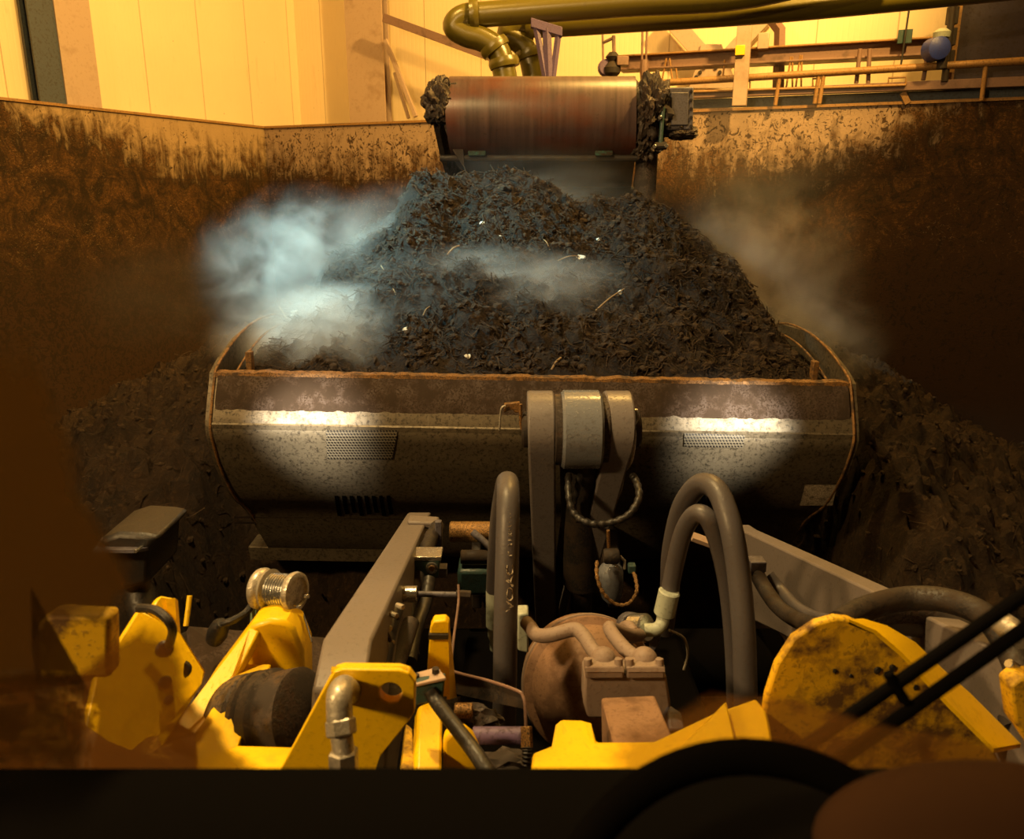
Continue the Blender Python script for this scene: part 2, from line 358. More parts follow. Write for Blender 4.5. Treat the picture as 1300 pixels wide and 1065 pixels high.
def sheet(pts, th):
    """plate through points of any depth, thickness along its normal (away from the viewer)"""
    P = [U(*p) for p in pts]; n = Vector((0, 0, 0))
    for i in range(len(P)): n += P[i].cross(P[(i + 1) % len(P)])
    n.normalize()
    if n.dot(P[0] - CAM) < 0: n = -n
    return PL(P, n * th)
def plate_with_hole(outer, hc, hr, Y, th, seg=24):
    """flat plate with one round hole, outline and hole given as seen"""
    bm = bmesh.new()
    P = [U(x, y, Y) for x, y in outer]; c = U(hc[0], hc[1], Y)
    r = (U(hc[0] + hr, hc[1], Y) - c).length
    def cast(a):
        d = Vector((math.cos(a), 0, math.sin(a))); best = None
        for i in range(len(P)):
            p, q = P[i], P[(i + 1) % len(P)]; e = q - p
            den = d.x * e.z - d.z * e.x
            if abs(den) < 1e-9: continue
            t = ((p.x - c.x) * e.z - (p.z - c.z) * e.x) / den; s = ((p.x - c.x) * d.z - (p.z - c.z) * d.x) / den
            if t > 0 and -1e-6 <= s <= 1 + 1e-6 and (best is None or t < best): best = t
        return c + d * best
    ang = sorted([2 * math.pi * k / seg for k in range(seg)] + [math.atan2(p.z - c.z, p.x - c.x) % (2 * math.pi) for p in P])
    rows = []
    for dy in (0, th):
        off = Vector((0, dy, 0))
        rows.append(([bm.verts.new(c + off + Vector((math.cos(a), 0, math.sin(a))) * r) for a in ang], [bm.verts.new(cast(a) + off) for a in ang]))
    n = len(ang); (i0, o0), (i1, o1) = rows
    for k in range(n):
        j = (k + 1) % n
        for f in ((i0[k], o0[k], o0[j], i0[j]), (i1[k], i1[j], o1[j], o1[k]), (i0[k], i0[j], i1[j], i1[k]), (o0[k], o1[k], o1[j], o0[j])):
            try: bm.faces.new(f)
            except ValueError: pass
    bmesh.ops.remove_doubles(bm, verts=bm.verts, dist=1e-5)
    return bm

ORG = {}
def thing(name, label, cat, loc, group=None, kind=None):
    o = bpy.data.objects.new(name, None); COL.objects.link(o); o.location = loc; o.empty_display_size = 0.2
    ORG[o] = Vector(loc); o['label'] = label; o['category'] = cat
    if group: o['group'] = group
    if kind: o['kind'] = kind
    return o
def obj(name, bm, m, parent=None, label=None, bev=0.0, smooth=True, origin=None, kind=None, xf=None):
    if xf is not None: bmesh.ops.transform(bm, matrix=xf, verts=bm.verts)
    bmesh.ops.recalc_face_normals(bm, faces=bm.faces)
    lo = Vector([min(v.co[i] for v in bm.verts) for i in range(3)]); hi = Vector([max(v.co[i] for v in bm.verts) for i in range(3)])
    o0 = Vector(origin) if origin is not None else (lo + hi) / 2
    for v in bm.verts: v.co -= o0
    if smooth:
        for f in bm.faces: f.smooth = True
        for e in bm.edges:
            if len(e.link_faces) == 2 and e.calc_face_angle(0) > math.radians(34): e.smooth = False
    me = bpy.data.meshes.new(name); bm.to_mesh(me); bm.free()
    o = bpy.data.objects.new(name, me); COL.objects.link(o); me.materials.append(m)
    if parent is not None:
        o.parent = parent; o.location = o0 - ORG[parent]
    else: o.location = o0
    ORG[o] = o0
    if bev:
        b = o.modifiers.new('edge', 'BEVEL'); b.width = bev; b.segments = 2; b.limit_method = 'ANGLE'; b.angle_limit = math.radians(38); b.harden_normals = False
    if label: o['label'] = label
    if kind: o['kind'] = kind
    return o
def tag(o, label, cat, group=None, kind=None):
    o['label'] = label; o['category'] = cat
    if group: o['group'] = group
    if kind: o['kind'] = kind
    return o
def px_r(px, Y, py=800):
    """radius in metres of px pixels at distance Y"""
    d = ray(650, py); return px / F * (Y / d.y)

# ------------------------------------------------------------------ the hall
ZT = 4.5
CB = Vector((-4.28, 13.6, 0)); CR = Vector((6.3, 9.5, 0)); CL = Vector((-6.2, 9.5, 0))
dB = (CR - CB).normalized(); nB = Vector((-dB.y, dB.x, 0)); nB = nB if nB.y > 0 else -nB       # nB points out of the hall
dL = (CL - CB).normalized(); nL = Vector((dL.y, -dL.x, 0)); nL = nL if nL.x < 0 else -nL
def wall(name, p, d, length, z0, z1, th, m, n):
    """slab with local X along the wall so its material follows it"""
    ang = math.atan2(d.y, d.x); out = 1 if n.dot(Vector((-d.y, d.x, 0))) > 0 else -1
    bm = BX((length / 2, out * th / 2, (z0 + z1) / 2), (length, th, z1 - z0))
    me = bpy.data.meshes.new(name); bm.to_mesh(me); bm.free(); me.materials.append(m)
    o = bpy.data.objects.new(name, me); COL.objects.link(o); o.location = p; o.rotation_euler = (0, 0, ang); o['kind'] = 'structure'
    ORG[o] = Vector(p); return o
lenL = (CL - CB).length * 3.6
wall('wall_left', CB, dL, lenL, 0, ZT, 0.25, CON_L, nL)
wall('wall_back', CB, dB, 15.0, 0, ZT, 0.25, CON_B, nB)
cornerU = CB + nB * 1.3 + nL * 0.3
# upper cladding: left continues behind the concrete, back one stands further off
wall('wall_left_upper', CB + nL * 0.26 - dL * 1.6, dL, lenL + 1.6, 3.9, 10.4, 0.12, CLAD, nL)
wall('wall_back_upper', CB + nB * 1.3 - dB * 1.2, dB, 17, 3.9, 10.4, 0.12, CLAD, nB)
endB = CB + dB * 15.0
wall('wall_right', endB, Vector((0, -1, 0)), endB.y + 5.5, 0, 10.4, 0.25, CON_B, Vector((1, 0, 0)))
endL = CB + dL * lenL
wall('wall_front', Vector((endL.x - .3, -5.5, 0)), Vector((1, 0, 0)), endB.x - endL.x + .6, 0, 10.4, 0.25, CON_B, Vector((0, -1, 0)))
fl = obj('floor', BX((0, 5.5, -0.1), (30, 26, 0.2)), FLOOR, smooth=False); fl['kind'] = 'structure'
ce = obj('ceiling', BX((0, 5.5, 10.5), (30, 26, 0.2)), CEIL, smooth=False); ce['kind'] = 'structure'
# capping strip on the concrete
def strip(name, p, d, L, z0, z1, off0, off1, m, n):
    P = [p + n * off0 + Vector((0, 0, z0)), p + d * L + n * off0 + Vector((0, 0, z0)), p + d * L + n * off0 + Vector((0, 0, z1)), p + n * off0 + Vector((0, 0, z1))]
    return obj(name, PL(P, n * (off1 - off0)), m, smooth=False)
s = strip('trim_1', CB, dB, 14.9, ZT, ZT + 0.035, -0.03, 0.2, RAILM, nB); s['kind'] = 'structure'
s = strip('trim_2', CB, dL, lenL, ZT, ZT + 0.035, -0.03, 0.2, RAILM, nL); s['kind'] = 'structure'

def onB(px, py, off=0.0): return UP(px, py, CB + nB * off, nB)
def onL(px, py, off=0.0): return UP(px, py, CB + nL * off, nL)
UPZ = Vector((0, 0, 1))
def column_on(on, n, px0, px1, py, off, depth, m, name, label, z0=3.95, fm=None):
    """I-section column from the wall cap up to the roof; outer face seen between px0 and px1 at row py"""
    a = on(px0, py, off); b = on(px1, py, off); w = (b - a); w.z = 0
    t = thing(name, label, 'column', (a.x + w.x / 2, a.y + w.y / 2, z0), 'steel columns along the hall walls')
    a.z = b.z = z0; H = 10.35 - z0
    e = w.normalized(); tw = 0.03
    obj('flange', PL([a, b, b + n * tw, a + n * tw], UPZ * H), m, t, smooth=False)
    obj('flange', PL([a + n * depth, b + n * depth, b + n * (depth + tw), a + n * (depth + tw)], UPZ * H), m, t, smooth=False)
    mid = (a + b) / 2
    obj('web', PL([mid - e * 0.02 + n * tw, mid + e * 0.02 + n * tw, mid + e * 0.02 + n * depth, mid - e * 0.02 + n * depth], UPZ * H), fm or m, t, smooth=False)
    return t
column_on(onL, nL, 80, 124, 90, 0.02, 0.18, STEEL, 'steel_column', 'tan steel column beside the dark blue recess on the left wall', ZT + .036)
column_on(onL, nL, 46, 82, 90, 0.04, 0.14, SLATE, 'steel_column', 'steel column at far left above the wall, shade painted in as dark blue-grey', ZT + .036)  # slate colour stands in for the shade on this column
column_on(onB, nB, 441, 487, 90, 0.95, 0.2, STEEL, 'steel_column', 'tan steel column rising behind the wall left of the drum')

# sloping rails on the cladding left of the drum
def bar_between(a, b, wd, dp, n, m):
    """flat bar from a to b, wd tall, dp deep"""
    a, b = Vector(a), Vector(b); d = (b - a).normalized(); u = d.cross(n).normalized() * wd / 2
    return PL([a - u, b - u, b + u, a + u], n * dp)
o = obj('sloping_rail', bar_between(onB(486, 22, 0.5), onB(628, 74, 0.5), 0.13, 0.08, nB, BEAM), BEAM, bev=0.005)
tag(o, 'brown sloping steel rail between the tan column and the green pipe elbows', 'rail')
o = obj('diagonal_brace', bar_between(onB(488, 50, 0.9), onB(527, 148, 0.9), 0.07, 0.06, nB, STEEL), STEEL, bev=0.005)
tag(o, 'thin tan diagonal brace right beside the tan column behind the wall', 'brace')
o = obj('diagonal_brace', bar_between(onB(500, 92, 1.0), onB(518, 150, 1.0), 0.05, 0.05, nB, STEEL), STEEL, bev=0.005)
tag(o, 'short tan diagonal brace low behind the longer one', 'brace')
# big V truss on the cladding
t = thing('roof_truss', 'tan steel V-shaped truss with bolted gusset plate behind the walkway', 'truss', onB(905, 118, 1.1))
for a, b_, wd in (((846, 18), (905, 84), 0.24), ((985, 5), (905, 92), 0.22)):
    obj('diagonal_member', bar_between(onB(*a, 0.95), onB(*b_, 0.95), wd, 0.12, nB, STEEL), STEEL, t, bev=0.006)
g = obj('gusset_plate', PL([onB(x, y, 0.9) for x, y in ((890, 56), (916, 56), (926, 84), (938, 112), (874, 112), (884, 84))], nB * 0.04), STEEL, t, bev=0.004)
for x, y in ((884, 98), (889, 92), (894, 86), (909, 86), (914, 92), (919, 98)):
    c = onB(x, y, 0.9); obj('bolt', CY(c - nB * 0.03, c, 0.028, seg=8), GUN, g)
# kinked hanger right of it
t = thing('kinked_hanger', 'brown kinked steel hanger bar right of the upright post', 'hanger', onB(985, 110, 0.4))
bm = bmesh.new(); P = [onB(x, y, 0.3) for x, y in ((952, -12), (990, 38), (988, 112))]
tube(bm, P, 0.075, seg=4); obj('bar', bm, BEAM, t)
# upright post
a = onB(938, 134, -0.36); b_ = onB(944, -30, -0.36)
t = thing('upright_post', 'tan upright post standing before the truss with small yellow box', 'post', a)
obj('post', PL([a - dB * 0.09, a + dB * 0.09, a + dB * 0.09 + nB * 0.12, a - dB * 0.09 + nB * 0.12], UPZ * (b_.z - a.z)), STEEL, t, bev=0.006)
c = onB(939, 70, -0.40); obj('junction_box', PL([c - dB * 0.06, c + dB * 0.06, c + dB * 0.06 + nB * .04, c - dB * 0.06 + nB * 0.04], UPZ * 0.12), YEL, t, bev=0.005, label='small yellow box')

# crane-like beam, rods
t = thing('overhead_beam', 'long brown I-beam crossing in front of the cladding, hung with thin rods', 'beam', onB(1000, 70, 0.0))
def beam_px(x0, y0, x1, y1, off, h, m, parent, name, dp=0.15):
    a = onB(x0, y0, off); b = onB(x1, y1, off)
    return obj(name, bar_between(a, b, h, dp, nB, m), m, parent, bev=0.006)
beam_px(785, 80, 1206, 56, 0.05, 0.18, BEAM, t, 'web')
beam_px(785, 71, 1206, 46, -0.02, 0.025, RAILM, t, 'flange', 0.3); beam_px(785, 88, 1206, 67, -0.02, 0.025, BEAM, t, 'flange', 0.3)
c = onB(968, 62, -0.05); obj('hook_block', PL([c - dB * .07, c + dB * .07, c + dB * .07 + nB * .1, c - dB * .07 + nB * .1], UPZ * 0.2), STEEL, t, bev=0.01)
for x0, y0, x1, y1 in ((846, 74, 840, 104), (850, 74, 854, 104), (858, 84, 860, 104), (1004, 72, 998, 112), (1006, 72, 1006, 112), (1016, 70, 1010, 112), (1018, 70, 1017, 112),
                       (920, 76, 917, 104), (936, 76, 936, 104)):
    obj('hanging_rod', CY(onB(x0, y0, 0.0), onB(x1, y1, 0.0), 0.013, seg=8), RAILM, t)
for x0, y0, x1, y1 in ((1092, 62, 1087, 106), (1104, 62, 1102, 106), (1179, 60, 1172, 102)):
    obj('hanging_rod', CY(onB(x0, y0, -0.05), onB(x1, y1, -0.05), 0.026, seg=10), BEAM, t)
obj('cable', CY(onB(1157, -8, -.1), onB(1143, 88, -.1), 0.012, seg=8), BLK, t)
c = onB(1148, 55, -0.08); obj('clamp', PL([c - dB * .08, c + dB * .08, c + dB * .08 + nB * .05, c - dB * .08 + nB * .05], UPZ * 0.16), TEALM, t, bev=0.004, label='green clamp')
# twin thin hangers with end hook left
t = thing('rod_hanger', 'pair of thin brown hanger rods with a pointed foot right of the drum top', 'hanger', onB(817, 100, -.2))
obj('rod', CY(onB(816, 24, -.2), onB(815, 78, -.2), 0.016, seg=8), BEAM, t); obj('rod', CY(onB(822, 24, -.2), onB(820, 78, -.2), 0.016, seg=8), BEAM, t)
obj('foot', LA(onB(818, 76, -.2), (0, 0, -1), [(0, .05), (.12, .06), (.3, .04)], 10), BEAM, t)
# valve gear left of beam
t = thing('valve_gear', 'cluttered brown valve gear with thin spindle rods above the drum end', 'valve', onB(775, 95, -.3))
obj('body', LA(onB(777, 98, -.3), (0, 0, 1), [(0, .06), (.05, .11), (.12, .12), (.2, .06), (.26, .10), (.32, .05)], 14), GUN, t)
obj('hand_wheel', LA(onB(770, 86, -.35), (0, 1, 0), [(0, .09), (.03, .12), (.06, .09)], 16), PURP, t)
obj('spindle', CY(onB(780, 90, -.3), onB(779, 45, -.3), 0.025, seg=8), BEAM, t); obj('spindle', CY(onB(766, 90, -.3), onB(765, 40, -.3), 0.015, seg=8), BEAM, t)
obj('cross_arm', CY(onB(766, 54, -.3), onB(781, 47, -.3), 0.022, seg=8), BEAM, t)
obj('bracket', BX(onB(790, 78, -.3), (.16, .14, .12)), BEAM, t, bev=0.01)

# walkway with railing
t = thing('walkway', 'brown steel walkway with handrail running along the top of the back wall', 'walkway', onB(1080, 130, -0.1))
def rail_px(x0, y0, x1, y1, r, off=-0.12, name='handrail', m=RAILM):
    return obj(name, CY(onB(x0, y0, off), onB(x1, y1, off), r, seg=12), m, t)
rail_px(812, 107, 1420, 70, 0.045); rail_px(835, 118, 1150, 108, 0.018, name='mid_rail')
strip_pts = [onB(840, 118, -.1), onB(1420, 91, -.1), onB(1420, 105, -.1), onB(840, 126, -.1)]
obj('edge_beam', PL(strip_pts, nB * 0.1), BEAM, t, bev=0.005)
obj('kick_plate', PL([onB(860, 127, .05), onB(1420, 106, .05), onB(1420, 124, .05), onB(860, 138, .05)], nB * 0.03), SLATE, t, smooth=False, label='slate blue kick plate')
for x, yt, yb in ((1252, 79, 128), (1046, 93, 132), (1040, 93, 132), (990, 96, 134)):
    obj('railing_post', CY(onB(x, yt, -.12), onB(x - 6, yb, -.12), 0.026, seg=10), RAILM, t)
obj('kick_plate_bracket', bar_between(onB(1146, 117, -.05), onB(1153, 131, -.05), .07, .06, nB, RAILM), RAILM, t)
for x0, x1, y in ((1032, 1046, 100), (942, 952, 104), (1128, 1150, 99)):
    obj('grab_loop', TU([onB(x0, y + 9, -.1), onB(x0, y, -.1), onB(x1, y - 1, -.1), onB(x1, y + 8, -.1)], 0.013, 8, smooth=False), RAILM, t)

# dark hopper plate at far right
t = thing('hopper_wall', 'dark violet hopper side plate at the upper right corner', 'hopper', onB(1250, 80, -0.05))
obj('side_plate', PL([onB(1222, -30, .1), onB(1204, 112, .1), onB(1450, 112, .1), onB(1450, -30, .1)], nB * 0.6), HOPM, t, smooth=False)
obj('corner_angle', bar_between(onB(1220, -30, .0), onB(1203, 104, .0), .12, .06, nB, RAILM), RAILM, t, label='ochre corner angle')
for y in (20, 47, 75): obj('hinge_lug', BX(onB(1211 - y * .1, y, -.06), (.12, .08, .2)), GUN, t, bev=.01)
obj('slide_rod', CY(onB(1210, 0, -.1), onB(1199, 104, -.1), .04, seg=10), GUN, t)
t = thing('rail_actuator', 'blue rounded actuator on the end of the overhead beam', 'actuator', onB(1195, 66, -.15))
obj('housing', LA(onB(1195, 60, -.35), (0, 1, 0), [(0, .06), (.03, .13), (.2, .14), (.24, .1)], 20), BLUE, t)
obj('cap', LA(onB(1195, 48, -.2), (0, 0, 1), [(0, .09), (.06, .1), (.1, .05)], 14), PALE, t); obj('stem', CY(onB(1197, 70, -.15), onB(1195, 88, -.15), .06, seg=12), GUN, t)

# ------------------------------------------------------------------ green process pipes
def pipe(label, pts, r, elbows, flanges, group='olive green process pipes'):
    t = thing('process_pipe', label, 'pipe', pts[-1], group)
    obj('pipe_run', TU(pts, r, 20, 7), OLIVE, t)
    for p, d in flanges:
        obj('flange', LA(Vector(p) - Vector(d).normalized() * .05, d, [(0, r * 1.25), (.04, r * 1.32), (.06, r * 1.32), (.10, r * 1.25)], 20), OLIVE, t)
    return t
Yp = 9.2
p1 = [U(1160, -62, 8.3), U(960, -8, 8.7), U(790, 5, 9.0), U(620, 18, Yp), U(588, 22, Yp), U(577, 34, Yp), U(592, 44, Yp), U(612, 50, Yp), U(632, 64, Yp), U(640, 90, Yp), U(645, 125, Yp)]
pipe('upper olive pipe turning down in an S-bend to the left of its twin', p1, 0.135, None, [(U(602, 19, Yp), (1, 0, 0.05)), (U(628, 60, Yp), (.7, 0, -1)), (U(640, 80, Yp), (.2, 0, -1))])
Yq = 9.6
p2 = [U(1300, -18, 8.6), U(1000, 12, 9.0), U(800, 26, 9.4), U(690, 33, Yq), U(655, 32, Yq), U(645, 44, Yq), U(660, 54, Yq), U(671, 70, Yq), U(678, 100, Yq), U(682, 125, Yq)]
pipe('lower olive pipe bending down just right of its twin', p2, 0.13, None, [(U(672, 33, Yq), (1, 0, 0)), (U(672, 68, Yq), (.3, 0, -1))])
t = thing('pipe_support', 'violet grey steel pipe bracket with slanting legs above the drum', 'bracket', U(697, 105, 9.0))
obj('crossbar', PL([U(674, 22, 9.0), U(714, 34, 9.0), U(714, 46, 9.0), U(674, 34, 9.0)], (0, .12, 0)), PURP, t, bev=.006)
for a, b_ in (((680, 32), (695, 112)), ((694, 36), (697, 112)), ((709, 42), (700, 112))):
    obj('leg', CY(U(*a, 9.05), U(*b_, 9.05), .04 if a[0] != 694 else .055, seg=6), PURP, t)

# ------------------------------------------------------------------ belt conveyor discharging over the heap
YC = 7.0
cR = U(812, 150, YC); cLf = U(572, 150, YC)
ax = (cR - cLf); ax.z = 0; width = ax.length; ax.normalize()
Dc = Vector((0.128, 1, -0.25)).normalized(); upc = ax.cross(Dc); upc = upc if upc.z > 0 else -upc
R_ = 0.375; ctr = U(691, 152, YC + 0.3)
t = thing('belt_conveyor', 'inclined belt conveyor with broad red-brown head drum discharging above the heap', 'conveyor', ctr - Vector((0, 0, .5)))
def stadium(w0, w1, r, L, top=True, th=0.02):
    prof = []
    for k in range(25):
        a = math.pi / 2 + math.pi * k / 24
        prof.append((math.cos(a) * r, math.sin(a) * r))
    pts = [(L, r)] + prof + [(L, -r)]
    bm = bmesh.new(); rows = []
    for rr in (1.0, (r - th) / r):
        for wv in (w0, w1):
            rows.append([bm.verts.new(ctr + ax * wv + Dc * (p[0] if abs(p[0]) > L - .01 else p[0] * rr) + upc * (p[1] * rr)) for p in pts])
    n = len(pts)
    for i in range(n - 1):
        bm.faces.new((rows[0][i], rows[1][i], rows[1][i + 1], rows[0][i + 1])); bm.faces.new((rows[2][i], rows[2][i + 1], rows[3][i + 1], rows[3][i]))
        bm.faces.new((rows[0][i], rows[0][i + 1], rows[2][i + 1], rows[2][i])); bm.faces.new((rows[1][i], rows[3][i], rows[3][i + 1], rows[1][i + 1]))
    return bm
hw = width / 2
obj('belt', stadium(-hw, hw, R_, 3.4), BELT, t)
obj('head_drum', CY(ctr - ax * (hw + .03), ctr + ax * (hw + .03), R_ - .03, seg=40), GUN, t)
for sgn in (-1, 1):
    e = ctr + ax * sgn * (hw + .10)
    P = [e + Dc * a + upc * b for a, b in ((-.16, .14), (.1, .22), (3.3, .22), (3.3, -.5), (.55, -.5), (.12, -.32), (-.16, -.12))]
    obj('side_frame', PL(P, ax * sgn * .05), GRIM, t, bev=.006)
# scraper bar under the drum with teal shoes
obj('belt_scraper', CY(ctr - ax * (hw + .1) - upc * (R_ + .02) - Dc * .12, ctr + ax * (hw + .1) - upc * (R_ + .02) - Dc * .12, .03, seg=10), GUN, t)
for px_ in (606, 770):
    c = ctr + ax * ((px_ - 691) / 240 * 2 * hw) - upc * (R_ - .01) - Dc * .17
    obj('scraper_shoe', BX(c, (.16, .05, .045)), paint('teal_scraper_shoe', (0.02, 0.12, 0.10), .6, amount=.5, fine=.4), t, bev=.01, label='teal scraper shoe')
# idlers below
for k in (0.9, 1.7, 2.5):
    obj('return_idler', CY(ctr - ax * (hw + .1) - upc * (R_ + .07) + Dc * k, ctr + ax * (hw + .1) - upc * (R_ + .07) + Dc * k, .055, seg=16), GUN, t)
# left bearing lump and bracket
def lump(c, r, sc, seed, m, parent, name, amp=0.35, sub=5, label=None):
    bm = bmesh.new(); bmesh.ops.create_icosphere(bm, subdivisions=sub, radius=1)
    for v in bm.verts:
        d = v.co.normalized(); k = 1 + amp * noise.noise(d * 2.2 + Vector((seed, seed, 0))) + amp * .45 * noise.noise(d * 5 + Vector((seed, 0, seed))) + amp * .3 * noise.noise(d * 13 + Vector((seed, 0, seed)))
        v.co = Vector(c) + Vector((d.x * sc[0], d.y * sc[1], d.z * sc[2])) * (r * k)
    return obj(name, bm, m, parent, label=label)
lump(U(560, 131, 7.1), .16, (1.0, 1.1, 1.25), 3.1, GRIM, t, 'caked_bearing')
obj('bearing_pin', CY(U(548, 117, 7.1), U(566, 116, 7.1), .035, seg=10), GUN, t)
obj('bearing_bracket', pxpoly([(566, 106), (580, 104), (586, 150), (590, 215), (574, 190), (560, 150)], 7.05, .07), GRIM, t, bev=.006)
obj('looped_wire', TU([U(562, 112, 7.0), U(563, 102, 7.0), U(568, 99, 7.0), U(572, 108, 7.0)], .008, 6), GUN, t)
# right drive end
lump(U(827, 138, 7.05), .22, (.75, 1.1, 1.2), 8.4, GRIM, t, 'caked_drive_bearing', amp=.45)
lump(U(822, 178, 7.1), .15, (.9, 1.0, 1.3), 5.2, GRIM, t, 'caked_drive_bearing', amp=.5)
obj('support_leg', CY(U(822, 180, 7.2), U(818, 262, 7.2), .10, seg=14), GRIM, t)
b_ = obj('gearbox', pxpoly([(846, 111), (881, 110), (880, 165), (846, 165)], 6.9, .5), BLUEM, t, bev=.012, label='blue-grey ribbed gearbox')
obj('gearbox_cover', pxpoly([(852, 117), (875, 117), (874, 159), (852, 159)], 6.885, .02), BLUEM, b_, bev=.008)
for x in (849, 877.5):
    for y in (116, 127, 138, 149, 160): obj('bolt', CY(U(x, y, 6.88), U(x, y, 6.90), .014, seg=8), GUN, b_)
lump(U(864, 168, 7.0), .15, (1.0, .8, .42), 1.2, GRIM, t, 'caked_sludge')
obj('torque_rod', CY(U(842, 136, 6.85), U(838, 186, 6.85), .018, seg=8), TEALM, t, label='teal torque rod')
obj('rod_end', CY(U(831, 186, 6.85), U(846, 185, 6.85), .035, seg=10), GUN, t)
for x, y in ((831, 186), (846, 185), (838, 149), (838, 133)): obj('bolt', CY(U(x, y, 6.80), U(x, y, 6.84), .018, seg=8), CHR, t)

# ------------------------------------------------------------------ bucket
def rotY(deg, c):
    return Matrix.Translation(c) @ Matrix.Rotation(math.radians(deg), 4, 'Y') @ Matrix.Translation(-Vector(c))
XB = 0.12; BW = 1.80
BC = Vector((XB, 4.1, 2.35)); RX = rotY(1.0, BC)
rim = U(650, 480, 4.12); e1 = U(650, 552, 3.99); e2 = U(650, 604, 4.07); e3 = U(650, 655, 4.42); e4 = U(650, 708, 4.78)
tk = thing('loader_bucket', 'huge grimy steel loader bucket seen from behind, heaped with compost', 'bucket', (XB, 5.0, e4.z - .05))
def arc_profile():
    P = [rim, rim.lerp(e1, .5) + V(0, -.01, 0), e1, e1.lerp(e2, .5) + V(0, -.012, 0), e2, e2.lerp(e3, .5) + V(0, -.03, -.02), e3, e4]
    return [V(0, p.y, p.z) for p in P]
prof = arc_profile(); 
prof_out = prof + [V(0, 5.6, e4.z - .12), V(0, 6.5, e4.z - .02)]
def strip_bm(pf, x0, x1, th=.03, nx=60):
    """bent plate: profile swept across, with thickness inwards"""
    bm = bmesh.new(); n = len(pf); nr = []
    for i in range(n):
        d = (pf[min(i + 1, n - 1)] - pf[max(i - 1, 0)]).normalized(); nn = V(0, -d.z, d.y)
        if nn.y < 0 and i < 5: nn = -nn
        nr.append(V(0, 1, 0) * th if i < 3 else V(0, .7 * th, .7 * th) if i < 8 else V(0, 0, th))
    rows = []
    for k in range(nx + 1):
        x = x0 + (x1 - x0) * k / nx
        rows.append(([bm.verts.new(V(x, p.y, p.z)) for p in pf], [bm.verts.new(V(x, p.y, p.z) + q) for p, q in zip(pf, nr)]))
    for k in range(nx):
        for s_ in (0, 1):
            for i in range(n - 1): bm.faces.new((rows[k][s_][i], rows[k + 1][s_][i], rows[k + 1][s_][i + 1], rows[k][s_][i + 1]))
        for i in (0, n - 1): bm.faces.new((rows[k][0][i], rows[k + 1][0][i], rows[k + 1][1][i], rows[k][1][i]))
    for k in (0, nx):
        for i in range(n - 1): bm.faces.new((rows[k][0][i], rows[k][0][i + 1], rows[k][1][i + 1], rows[k][1][i]))
    return bm
# the shell narrows a little at the bottom, as the plate does in life
def taper(v, amt=0.03):
    k = max(0, (e1.z - v.co.z)) / (e1.z - e4.z); v.co.x = XB + (v.co.x - XB) * (1 - amt * k)
bm = strip_bm(smooth_path(prof_out, 4), XB - BW, XB + BW)
for v in bm.verts: taper(v)
obj('shell', bm, BUCK, tk, xf=RX)
# top band of dried mud and ragged edge
bm = bmesh.new()
n = 220; rows = []
for k in range(n + 1):
    x = XB - BW + 2 * BW * k / n; j = .012 * noise.noise(V(x * 9, 0, 3)) + .006 * noise.noise(V(x * 40, 0, 3))
    rows.append([bm.verts.new(V(x, rim.y - .012 - j * .3, rim.z + .006 + j)), bm.verts.new(V(x, rim.y + .05, rim.z + .008 + j)), bm.verts.new(V(x, rim.y + .05, rim.z - .02)), bm.verts.new(V(x, rim.y - .016, rim.z - .022 + j))])
for k in range(n):
    for i in range(4): bm.faces.new((rows[k][i], rows[k + 1][i], rows[k + 1][(i + 1) % 4], rows[k][(i + 1) % 4]))
bm.faces.new(rows[0]); bm.faces.new(rows[-1][::-1])
obj('rim', bm, EDGE, tk, xf=RX, label='ochre ragged top rim')
mud = [q + V(0, -.012, 0) for q in smooth_path(prof, 3)[0:5]]; mud[0] = mud[0] + V(0, -.004, -.012); NM = len(mud) - 1
bm = bmesh.new(); rows = []; n = 300
for k in range(n + 1):
    x = XB - BW + .02 + (2 * BW - .04) * k / n; f = .022 * noise.noise(V(x * 5, 1, 0)) + .018 * noise.noise(V(x * 19, 4, 0)); row = []
    for i, p in enumerate(mud):
        g_ = .010 * noise.noise(V(x * 14, i * 1.3, 7)) + .006 * noise.noise(V(x * 37, i * 2.3, 7)); last = i == NM
        row.append(bm.verts.new(V(x, p.y + (.014 if last else min(.004, g_)), p.z + (f if last else 0))))
    rows.append(row)
for k in range(n):
    for i in range(NM): bm.faces.new((rows[k][i], rows[k + 1][i], rows[k + 1][i + 1], rows[k][i + 1]))
obj('mud_band', bm, CAKE, tk, xf=RX, label='band of dried brown mud under the rim')
# side plates
def side(sgn):
    x = XB + sgn * BW
    out = [V(x, rim.y - .01, rim.z), V(x, 4.22, rim.z + .05), V(x, 4.5, rim.z + .13), V(x, 4.85, rim.z + .17), V(x, 5.3, rim.z + .14), V(x, 5.9, rim.z - .04), V(x, 6.4, e4.z + .3), V(x, 6.5, e4.z - .02), V(x, 5.6, e4.z - .12)]
    back = [V(x, p.y, p.z) for p in reversed(smooth_path(prof, 3))][:-1]
    bm = PL(out + back, V(sgn * .03, 0, 0))
    for v in bm.verts: taper(v)
    sp = obj('side_plate', bm, BUCK, tk, xf=RX)
    # raised edge strap running round the rear and over the top
    path = smooth_path([V(x, p.y - .004, p.z) for p in reversed(prof)], 3) + smooth_path([V(x, p.y, p.z + .006) for p in out[:6]], 4)[1:]
    bm = bmesh.new(); tube(bm, path, .008, 8)
    for v in bm.verts: taper(v)
    obj('edge_strap', bm, EDGE, sp, xf=RX)
    bm = bmesh.new(); tube(bm, smooth_path([V(x - sgn * .09, p.y + .02, p.z - .05) for p in out[:6]], 4), .007, 8)
    obj('inner_strap', bm, EDGE, sp, xf=RX)
    bm = BX(V(x - sgn * .13, 4.32, rim.z + .02), (.035, .05, .13)); obj('corner_gusset', bm, EDGE, tk, xf=RX, bev=.004)
side(-1); side(1)
